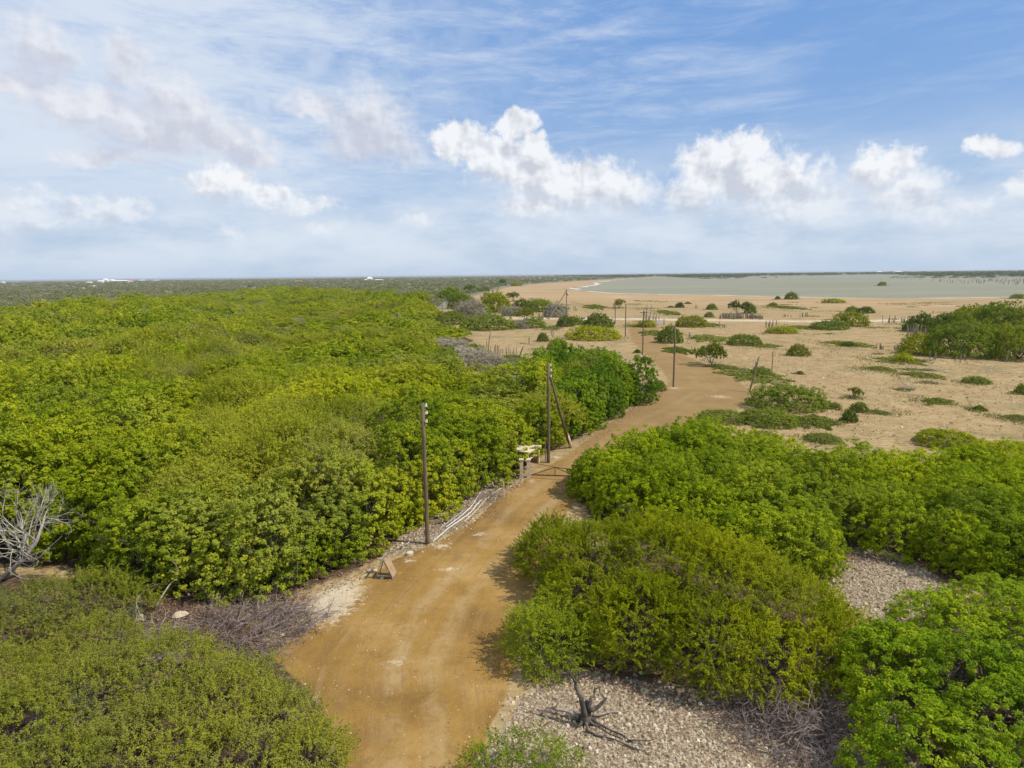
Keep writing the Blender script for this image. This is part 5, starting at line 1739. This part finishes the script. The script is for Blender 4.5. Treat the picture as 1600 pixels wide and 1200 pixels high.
ground_pipe('pipe', [(676, 848), (690, 836), (703, 825), (722, 812), (735, 802), (744, 791), (752, 782)], 0.036, M_PIPE, 'white plastic pipe starting at the nearest pole, lower of the bundle', 'pipe')
ground_pipe('pipe', [(697, 826), (712, 815), (722, 807), (735, 795), (743, 783), (752, 770)], 0.032, M_PIPE, 'white plastic pipe curving along the rubble, upper of the bundle', 'pipe', 0.10)
ground_pipe('pipe', [(688, 827), (702, 816), (716, 806), (727, 797)], 0.03, M_DULL, 'thin grey pipe behind the white pipes', 'pipe')
ground_pipe('pipe', [(725, 817), (742, 801), (760, 781), (772, 771), (785, 763)], 0.03, M_YPIPE, 'tan pipe on the road side of the white bundle', 'pipe')
ground_pipe('pipe', [(768, 758), (778, 751), (786, 747)], 0.035, M_YPIPE, 'short tan pipe under the leaves near the shelter', 'pipe')
mb = MB(); mb.tube([(0, 0, -.1), (0.01, 0, 1.1)], [0.045, 0.04], k=6)
tag(link('stake', mb.mesh('stake', M_PLASTER), loc=G(787, 777)), 'short thin stake in the rubble beyond the white pipes', 'stake')

# wire strand along the verge of the wood near the A-frame
g0 = G(588, 872)
mb = MB(); mb.tube([np.array([0, 0, .08]), G(612, 866) - g0 + np.array([0, 0, .12]), G(640, 851) - g0 + np.array([0, 0, .1])], 0.022, k=5)
tag(link('branch', mb.mesh('branch', M_BRUSH), loc=g0), 'thin bare branch lying behind the wooden trestle', 'branch')

# ------------------------------------------------------------------ A-frame trestle and its stones
g = G(600, 902)
th = thing('wooden_trestle', 'grey wooden A-frame trestle with a board at the left verge of the road', 'trestle', g, -0.12)
H_ = 1.25
th.scale = (0.85, 0.85, 0.88)
for nm, (x0, y0, x1, y1) in (('leg', (-0.42, -0.25, 0.0, -0.2)), ('leg', (0.62, -0.25, 0.04, -0.2)), ('leg', (-0.42, 0.42, 0.0, 0.35)), ('leg', (0.62, 0.42, 0.04, 0.35))):
    mb = MB(); mb.beam((x0, y0, -0.02), (x1, y1, H_), 0.07, 0.045)
    link(nm, mb.mesh('leg', M_GREYWOOD), th)
mb = MB(); mb.beam((0.02, -0.42, H_), (0.02, 0.55, H_), 0.07, 0.10)
link('ridge_bar', mb.mesh('ridge_bar', M_GREYWOOD), th)
mb = MB()
a = np.array([0.58, 0, 0.12]); b = np.array([0.14, 0, 1.06]); dd = unit(b - a)
Rb = np.stack([np.array([0, 1.0, 0]), np.cross(dd, np.array([0, 1.0, 0])), dd], 1)
mb.box((a + b) / 2 + np.array([0.05, 0.085, 0.01]), (0.78, 0.025, np.linalg.norm(b - a)), Rb)
link('board', mb.mesh('board', M_PLANKD), th)
mb = MB(); mb.beam((-0.34, -0.27, 0.22), (0.54, -0.27, 0.22), 0.04, 0.06)
link('stretcher', mb.mesh('stretcher', M_GREYWOOD), th)


def stone(size, seed):
    r = np.random.default_rng(seed)
    import bmesh
    bm = bmesh.new(); bmesh.ops.create_icosphere(bm, subdivisions=2, radius=0.5)
    ph = r.uniform(0, 6, 3)
    for v in bm.verts:
        c = v.co
        f = 1 + 0.22 * math.sin(c.x * 5 + ph[0]) * math.sin(c.y * 6 + ph[1]) + 0.15 * math.sin(c.z * 9 + ph[2])
        v.co = Vector((c.x * size[0] * f, c.y * size[1] * f, max(c.z * size[2] * f, -0.3 * size[2])))
    me = bpy.data.meshes.new('stone'); bm.to_mesh(me); bm.free()
    a = me.attributes.new('v', 'FLOAT', 'FACE'); a.data.foreach_set('value', np.full(len(me.polygons), r.uniform(.55, .85), np.float32))
    me.materials.append(M_STONE)
    return me


for i, (px, py, s_, lab) in enumerate([(580, 894, .40, 'pale stone on the left of the wooden trestle, the larger one'), (586, 892, .24, 'pale stone between the trestle and the larger stone'),
                                       (591, 902, .2, 'pale stone at the left foot of the trestle'), (597, 904, .24, 'pale stone under the middle of the trestle'),
                                       (608, 893, .24, 'pale stone behind the right foot of the trestle'), (640, 867, .42, 'greyish limestone lump on the verge between trestle and nearest pole'),
                                       (281, 963, .6, 'white boulder beside the brush pile'), (220, 968, .5, 'pale flat stone in the bottom left thorn bush'),
                                       (442, 994, .28, 'small pale stone at the right end of the brush pile')]):
    g = G(px, py)
    tag(link('stone', stone((s_, s_ * .8, s_ * .7), 40 + i), loc=(g[0], g[1], s_ * .12)), lab, 'stone')

# ------------------------------------------------------------------ loose rubble (uncountable)
def rubble(name, polys, n, smin, smax, seed, label, bias=None):
    r = np.random.default_rng(seed)
    base = np.array([[-.5, -.4, 0], [.5, -.45, 0], [.45, .5, 0], [-.5, .45, 0], [-.25, -.2, .5], [.3, -.2, .42], [.2, .3, .5], [-.28, .22, .4]])
    fc = np.array([[0, 1, 5, 4], [1, 2, 6, 5], [2, 3, 7, 6], [3, 0, 4, 7], [4, 5, 6, 7]])
    Vs, Is, vs = [], [], []
    off = 0
    for p, nn in zip(polys, n):
        lo, hi = p.min(0), p.max(0)
        q = r.uniform(lo, hi, (nn * 6, 2)); q = q[inview(q, 0)]
        q = q[sdist(q, p) > r.normal(-0.1, 0.35, len(q))][:nn]
        m = len(q)
        s = smin * (smax / smin) ** (r.uniform(0, 1, m) ** 2.8)
        a = r.uniform(0, 6.28, m)
        V = base[None] * (1 + r.normal(0, .18, (m, 8, 3)))
        V = V * s[:, None, None]
        ca, sa = np.cos(a)[:, None], np.sin(a)[:, None]
        X = V[..., 0] * ca - V[..., 1] * sa; Y = V[..., 0] * sa + V[..., 1] * ca
        W = np.stack([X + q[:, 0:1], Y + q[:, 1:2], V[..., 2] * 1.1 - 0.01], -1).reshape(-1, 3)
        I = (fc[None] + (np.arange(m) * 8)[:, None, None] + off).reshape(-1)
        off += m * 8
        Vs.append(W); Is.append(I); vs.append(np.repeat(np.clip(r.normal(.55, .25, m), 0, 1), 5))
    me = poly_mesh(name, np.concatenate(Vs), 4, np.concatenate(Is), M_STONE, {'v': ('FACE', np.concatenate(vs))})
    tag(link(name, me), label, 'rubble', kind='stuff')


rubble('limestone_rubble', rub_polys, [17000, 5500, 5000, 1200], 0.016, 0.17, 61, 'loose pale limestone rubble beside the road and in the clearings')
near_road = P([(430, 1020), (540, 1500), (840, 1500), (815, 1010), (1000, 690), (1030, 600), (840, 738), (620, 872)])
_edge = []
for side in (ROAD_L[1:22], ROAD_R[1:16]):
    pe = P(side)
    for a_, b_ in zip(pe[:-1], pe[1:]):
        n_ = np.array([-(b_ - a_)[1], (b_ - a_)[0]]); n_ = n_ / np.linalg.norm(n_) * 0.45
        _edge.append(np.array([a_ - n_, b_ - n_, b_ + n_, a_ + n_]))
rubble('road_pebbles', [near_road] + _edge, [3800] + [max(12, int(np.linalg.norm(e[1] - e[0]) * 14)) for e in _edge], 0.014, 0.085, 62, 'small scattered pebbles on the dirt road and its crumbling edges')
plain_p = P([(1180, 560), (1600, 560), (1700, 700), (1300, 700), (1180, 640)])
rubble('field_stones', [plain_p], [2500], 0.05, 0.30, 63, 'scattered small stones on the sandy plain')


def straw_field():
    r = np.random.default_rng(64)
    p = P([(1060, 545), (1650, 530), (1750, 720), (1240, 700), (1180, 600)])
    lo, hi = p.min(0), p.max(0)
    q = r.uniform(lo, hi, (16000, 2)); q = q[(sdist(q, p) > 0) & (sdist(q, road_poly) < -1)]
    cl = np.sin(q[:, 0] * 0.7) * np.sin(q[:, 1] * 0.5 + 1) + r.normal(0, .7, len(q)) > 0.3
    q = q[cl]
    m = len(q)
    C = np.repeat(np.c_[q, np.zeros(m)], 5, 0) + np.c_[r.normal(0, .12, (m * 5, 2)), r.uniform(0.03, .16, m * 5)]
    Nn = unit(r.normal(size=C.shape) + np.array([0, 0, .2]))
    mat = leaf_mat('straw', [(0.26, 0.19, 0.10), (0.40, 0.31, 0.17), (0.52, 0.42, 0.25)], dry_amt=0.0, trans=0.1, patch=0.1)
    me = leaves_mesh('dry_grass', C, Nn, 0.24, 0.05, mat, r.uniform(0, 1, len(C)), r.uniform(0, 1, len(C)), r)
    tag(link('dry_grass', me), 'short dry straw tufts scattered over the sandy plain', 'grass', kind='stuff')


straw_field()


def litter_leaves():
    """fallen leaves and twiglets under the near bushes"""
    r = np.random.default_rng(65)
    polys = [P([(480, 905), (600, 850), (700, 800), (800, 745), (830, 750), (700, 840), (620, 872), (520, 930)]),
             P([(830, 1000), (1000, 1070), (1280, 1070), (1330, 1200), (1150, 1130), (900, 1060)]),
             P([(1280, 850), (1500, 900), (1500, 930), (1440, 880), (1300, 875)]),
             P([(880, 712), (1020, 605), (1040, 615), (905, 715)]), P([(200, 920), (480, 920), (470, 1000), (300, 1020)])]
    CC = []
    for p in polys:
        lo, hi = p.min(0), p.max(0)
        q = r.uniform(lo, hi, (9000, 2)); q = q[sdist(q, p) > r.normal(0, .3, len(q))]
        CC.append(np.c_[q, r.uniform(0.015, 0.05, len(q))])
    C = np.concatenate(CC)
    mat = leaf_mat('fallen_leaf', [(0.09, 0.045, 0.03), (0.17, 0.09, 0.06), (0.30, 0.20, 0.13)], dry_amt=0.0, trans=0.0, patch=0.3)
    me = leaves_mesh('fallen_leaves', C, unit(r.normal(size=C.shape) * .35 + np.array([0, 0, 1])), 0.11, 0.06, mat, r.uniform(0, 1, len(C)), r.uniform(0, 1, len(C)), r)
    tag(link('fallen_leaves', me), 'brown fallen leaves along the verges', 'leaf litter', kind='stuff')


litter_leaves()

# ------------------------------------------------------------------ dead wood
def brush_pile(px, py, rx, ry, n, seed, label, mat, R=0.018, H=0.5, cat='brush pile', name='brush_pile', depth=2):
    r = np.random.default_rng(seed)
    g = G(px, py)
    mb = MB()
    for i in range(n):
        a = r.uniform(0, 6.28); q = math.sqrt(r.uniform(0, 1))
        x, y = math.cos(a) * q * rx, math.sin(a) * q * ry
        z = r.uniform(0.02, H) * (1.1 - q)
        b = r.uniform(0, 6.28)
        d = unit(np.array([math.cos(b), math.sin(b), r.normal(0.08, 0.25)]))
        branch(mb, (x, y, z), d, r.uniform(0.6, 1.4), R * r.uniform(.6, 1.6), r, depth, 0.8, 3, 0.22, -0.03, kids=(2, 4))
    o = link(name, mb.mesh(name, mat), loc=g)
    tag(o, label, cat)


brush_pile(405, 975, 2.7, 1.9, 230, 71, 'large pile of cut brown brushwood beside the road', M_BRUSH)
brush_pile(1235, 1135, 1.9, 1.7, 330, 72, 'tangled grey brushwood between the big thorn bush and the corner bush', M_BRUSH, H=0.8)
brush_pile(235, 1010, 2.0, 1.3, 70, 73, 'grey dry twigs among the pale thorn bushes at left', M_TWIG, 0.012, 1.1, 'twigs', 'dry_twigs', 2)
brush_pile(130, 1120, 2.0, 1.5, 50, 74, 'grey dry twigs standing in the bottom left thorn bush', M_TWIG, 0.014, 1.8, 'twigs', 'dry_twigs', 2)
brush_pile(60, 1190, 1.2, 1.0, 40, 75, 'bare twigs around the dark gap at the bottom left', M_TWIG, 0.016, 1.7, 'twigs', 'dry_twigs', 2)
brush_pile(1010, 830, 3.0, 1.4, 60, 76, 'bare grey twigs in the dark hollow of the right thicket', M_TWIG, 0.016, 1.4, 'twigs', 'dry_twigs', 2)
brush_pile(756, 778, 1.0, 1.0, 40, 77, 'small heap of grey twigs lying on the pipes', M_BRUSH, 0.012, 0.3)

# bleached dead tree, left edge
r = np.random.default_rng(81)
g = G(20, 905)
mb = MB()
top = G(58, 845, 2.0) - g
trunk = [np.array([-0.5, -0.2, 0.05]), top * 0.5 + np.array([0, 0, 0.1]), top, top * 1.25 + np.array([0.0, .2, 0.6])]
mb.tube(trunk, [0.12, 0.10, 0.08, 0.04], k=7)
th = thing('dead_tree', 'bleached leafless dead tree leaning at the left edge', 'dead tree', g)
link('trunk', mb.mesh('trunk', M_BLEACH, True), th)
for i in range(14):
    mb = MB()
    f = r.uniform(0.3, 1.0)
    st = top * f + np.array([0, 0, 0.1])
    a = r.uniform(0, 6.28)
    d = unit(np.array([math.cos(a) * .9, math.sin(a) * .6, r.uniform(0.5, 1.3)]))
    branch(mb, st, d, r.uniform(1.5, 3.0), 0.038, r, 3, 0.65, 4, 0.18, 0.04, kids=(2, 5))
    link('branch', mb.mesh('branch', M_BLEACH), th)
for (px, py, d0, lab) in ((244, 948, (0.35, 0.3, 1.0), 'white bare stem sticking out in front of the dark wood edge'), (296, 930, (-0.2, 0.2, 1.0), 'short crooked white stem beside the white bare stem')):
    mb = MB(); rr_ = np.random.default_rng(int(px))
    branch(mb, (0, 0, 0), d0, 1.9 if px < 260 else 1.1, 0.05, rr_, 1, 0.5, 5, 0.22, 0.0)
    tag(link('bleached_sapling', mb.mesh('bleached_sapling', M_BLEACH), loc=G(px, py)), lab, 'dead stem')

# the uprooted charred stump
g = G(914, 1128)
th = thing('charred_stump', 'dark charred stump with upright forked limbs on the limestone rubble', 'stump', g)
mb = MB()
mb.tube([(0, 0, -0.05), (0.03, 0.02, 0.25), (0.06, 0.05, 0.55), (0.1, .05, .72)], [0.27, 0.19, 0.15, 0.10], k=9)
for a in range(7):
    an = a * 0.9 + .3
    mb.tube([(0.05 * math.cos(an), 0.05 * math.sin(an), 0.12), (0.3 * math.cos(an), 0.3 * math.sin(an), 0.05), (0.5 * math.cos(an), 0.5 * math.sin(an), 0.0)], [0.11, 0.06, 0.02], k=5)
link('trunk', mb.mesh('trunk', M_CHAR, True), th)


def limb(px, py, z, via, R, px0=914, py0=1120, z0=0.4, R1=0.3, forks=3, mat=M_CHAR, seed=1):
    p = G(px, py, z) - g; p0 = G(px0, py0, z0) - g
    rr_ = np.random.default_rng(seed)
    m = p0 * .5 + p * .5 + np.array(via)
    mb = MB(); mb.tube([p0, p0 * .6 + m * .4 + rr_.normal(0, .02, 3), m, p * .6 + m * .4 + rr_.normal(0, .03, 3), p], [R, R * .9, R * .7, R * .6, R * R1], k=7)
    for _ in range(forks):
        branch(mb, p * .8 + m * .2, unit(unit(p - p0) + rr_.normal(0, .5, 3)), 0.35, R * .35, rr_, 1, 0.5, 4)
    link('limb', mb.mesh('limb', mat, True), th)


limb(898, 1066, 1.45, (0.02, 0.05, 0.1), 0.105, forks=4, seed=1)
limb(929, 1089, 0.95, (0, 0, 0.05), 0.09, px0=917, py0=1108, z0=.55, forks=1, seed=2)
limb(948, 1090, 0.9, (0.06, 0, -0.08), 0.09, px0=918, py0=1110, z0=.5, forks=1, seed=3)
limb(862, 1106, 0.16, (0, 0, 0.06), 0.08, px0=905, py0=1120, z0=.15, R1=.7, forks=2, mat=M_GREYWOOD, seed=4)
limb(968, 1112, 0.06, (0, 0, 0.02), 0.05, px0=925, py0=1118, z0=.12, forks=0, mat=M_GREYWOOD, seed=5)
limb(985, 1158, 0.05, (0, -.05, 0.03), 0.05, px0=925, py0=1124, z0=.15, forks=0, seed=6)
limb(1023, 1155, 0.25, (0.0, 0, -0.02), 0.035, px0=980, py0=1157, z0=.05, forks=0, seed=7)
limb(1008, 1173, 0.04, (0, 0, 0.02), 0.04, px0=915, py0=1140, z0=.08, forks=0, seed=8)

# ------------------------------------------------------------------ white board, car, village
g = G(1031, 508)
th = thing('notice_board', 'white blank board on posts where the dirt road meets the pale track', 'sign', g, -0.15)
mb = MB(); mb.box((-0.1, 0, 0.95), (1.35, 0.06, 1.05)); link('panel', mb.mesh('panel', M_WHITE), th)
for x in (-0.65, 0.45):
    mb = MB(); mb.box((x, 0.08, 0.7), (0.09, 0.09, 1.6)); link('post', mb.mesh('post', M_POLE), th)
for x in (1.0, 1.35):
    mb = MB(); mb.tube([(0, 0, -.1), (0.02, 0, 1.0), (0.05, 0, 1.9)], [0.08, 0.07, 0.05], k=6)
    tag(link('stake', mb.mesh('stake', M_POLE), loc=(g[0] + x, g[1], 0)), ['weathered stake just right of the white board', 'outer weathered stake right of the white board'][x > 1.2], 'stake')

# parked white car half hidden in the bushes
g = G(906, 503)
th = thing('parked_car', 'white parked car half hidden among bushes near the pale track', 'car', g, 0.5)
M_CARW = simple_mat('car_paint', (0.78, 0.79, 0.80), (0.84, 0.85, 0.86), 1, rough=0.3, spec=0.5)
M_GLASS = simple_mat('car_glass', (0.02, 0.025, 0.03), (0.03, 0.035, 0.04), 1, rough=0.1, spec=0.6)
M_TYRE = simple_mat('tyre', (0.02, 0.02, 0.02), (0.04, 0.04, 0.04), 3)


def prism(mb, prof, y0, y1, inset=0.0):
    n = len(prof)
    V = [(x, y0, z) for x, z in prof] + [(x, y1, z) for x, z in prof]
    mb.add(V, [tuple(range(n)), tuple(range(2 * n - 1, n - 1, -1))] + [(i, i + n, (i + 1) % n + n, (i + 1) % n) for i in range(n)])


mb = MB(); prism(mb, [(-2.0, .35), (-2.05, .75), (-1.9, .95), (-0.95, 1.02), (1.5, 1.02), (1.95, .9), (2.05, .6), (2.0, .35)], -.82, .82)
link('body', mb.mesh('body', M_CARW), th)
mb = MB(); prism(mb, [(-0.95, 1.02), (-0.35, 1.42), (1.1, 1.45), (1.55, 1.02)], -.72, .72)
link('cabin', mb.mesh('cabin', M_CARW), th)
mb = MB(); prism(mb, [(-0.75, 1.06), (-0.30, 1.36), (1.02, 1.38), (1.3, 1.06)], -.735, .735)
link('side_windows', mb.mesh('side_windows', M_GLASS), th)
for x in (-1.3, 1.3):
    for y in (-.78, .78):
        mb = MB(); mb.tube([(x, y - .1, .32), (x, y + .1, .32)], .32, k=14)
        link('wheel', mb.mesh('wheel', M_TYRE), th)

M_ROOFR = simple_mat('red_roof', (0.45, 0.12, 0.07), (0.58, 0.2, 0.12), 3)
M_WALLY = simple_mat('cream_wall', (0.66, 0.62, 0.52), (0.78, 0.74, 0.66), 0.3)


def house(px, py, wpx, hpx, label, roofm=None, gable=0.4, rise=0.0, wall=None):
    g = G(px, py); D = g[1]
    w = wpx * D / F; h = hpx * 1.0 * D / F; dp = min(w, 14)
    th = thing('house', label, 'house', g)
    hw = h * (1 - gable)
    mb = MB(); mb.box((0, 0, hw / 2), (w, dp, hw)); link('wall', mb.mesh('wall', wall or M_WALLY), th)
    mb = MB(); e = 0.03 * w
    V = [(-w / 2 - e, -dp / 2 - e, hw), (w / 2 + e, -dp / 2 - e, hw), (w / 2 + e, dp / 2 + e, hw), (-w / 2 - e, dp / 2 + e, hw), (-w / 2 * .6, 0, h), (w / 2 * .6, 0, h)]
    mb.add(V, [(0, 1, 5, 4), (1, 2, 5), (2, 3, 4, 5), (3, 0, 4), (3, 2, 1, 0)])
    link('roof', mb.mesh('roof', roofm or M_WALLY), th)
    for k in range(2):
        m2 = MB(); m2.box(((k - .5) * w * .5, -dp / 2 - 0.03, hw * .5), (w * .12, 0.08, hw * .4))
        link('window', m2.mesh('window', M_GLASS), th)


HS = [(166, 441.5, 7, 6.5, 'tall white house with a peaked roof in the far village at left', None, .5), (189, 441.8, 27, 4.0, 'long low white building in the far village', None, .3),
      (158, 442.0, 8, 4.0, 'white house left of the tall white one in the far village', None, .4), (176, 441, 8, 4.5, 'white house between the tall one and the long building', None, .4),
      (140, 443, 8, 2.8, 'small white house left of the far village', None, .4), (128, 453.5, 9, 4.0, 'cream roofed house nearer than the far village', None, .5),
      (147, 448, 3, 2.2, 'tiny cream hut below the far village', None, .4), (204, 441, 5, 4.0, 'red roofed house at the right end of the long white building', M_ROOFR, .5),
      (222, 439.8, 9, 2.4, 'flat white building right of the far village', None, .3), (245, 439.6, 7, 2.2, 'outermost white building right of the far village', None, .3),
      (66, 455, 6, 3.0, 'small cream house in the scrub at the far left', None, .4), (5, 442.5, 5, 2.4, 'white house at the far left edge', None, .4),
      (467, 440.8, 9, 2.6, 'red roofed house alone in the distant scrub', M_ROOFR, .6), (578, 438, 8, 5.5, 'white house with a steep roof in the distant scrub', None, .6),
      (592, 439, 14, 2.6, 'low white building right of the steep roofed house', None, .3), (571, 438.8, 5, 2.6, 'small white building left of the steep roofed house', None, .4)]
for hh_ in HS:
    house(hh_[0], hh_[1], hh_[2], hh_[3], hh_[4], hh_[5], hh_[6])
for (px, w, lab) in ((1373, 8, 'left pale building on the far shore of the lagoon'), (1403, 11, 'right pale building on the far shore of the lagoon')):
    g = G(px, 427.0); D = g[1]
    th = thing('warehouse', lab, 'building', g)
    mb = MB(); mb.box((0, 0, 4.5), (w * D / F, 20, 9)); link('wall', mb.mesh('wall', M_WALLY), th)
    mb = MB(); ww = w * D / F
    mb.add([(-ww / 2, -11, 9), (ww / 2, -11, 9), (ww / 2, 11, 9), (-ww / 2, 11, 9), (-ww / 2, 0, 11), (ww / 2, 0, 11)], [(0, 1, 5, 4), (2, 3, 4, 5), (1, 2, 5), (3, 0, 4)])
    link('roof', mb.mesh('roof', M_WHITE), th)


# ------------------------------------------------------------------ light sea haze in the air
def build_haze(density):
    mb = MB()
    mb.box((0, 13000, 8.0), (40000, 27000, 18.6))
    m = bpy.data.materials.new('haze'); m.use_nodes = True
    m.node_tree.nodes.clear()
    N = NT(m.node_tree)
    v = N.n('ShaderNodeVolumePrincipled', {'Color': (0.86, 0.92, 1.0, 1), 'Density': density, 'Anisotropy': 0.2})
    N.n('ShaderNodeOutputMaterial', {'Volume': v}, out=None)
    tag(link('haze', mb.mesh('haze', m)), 'thin pale sea haze over the far land and lagoon', 'haze', kind='stuff')


build_haze(0.00007)
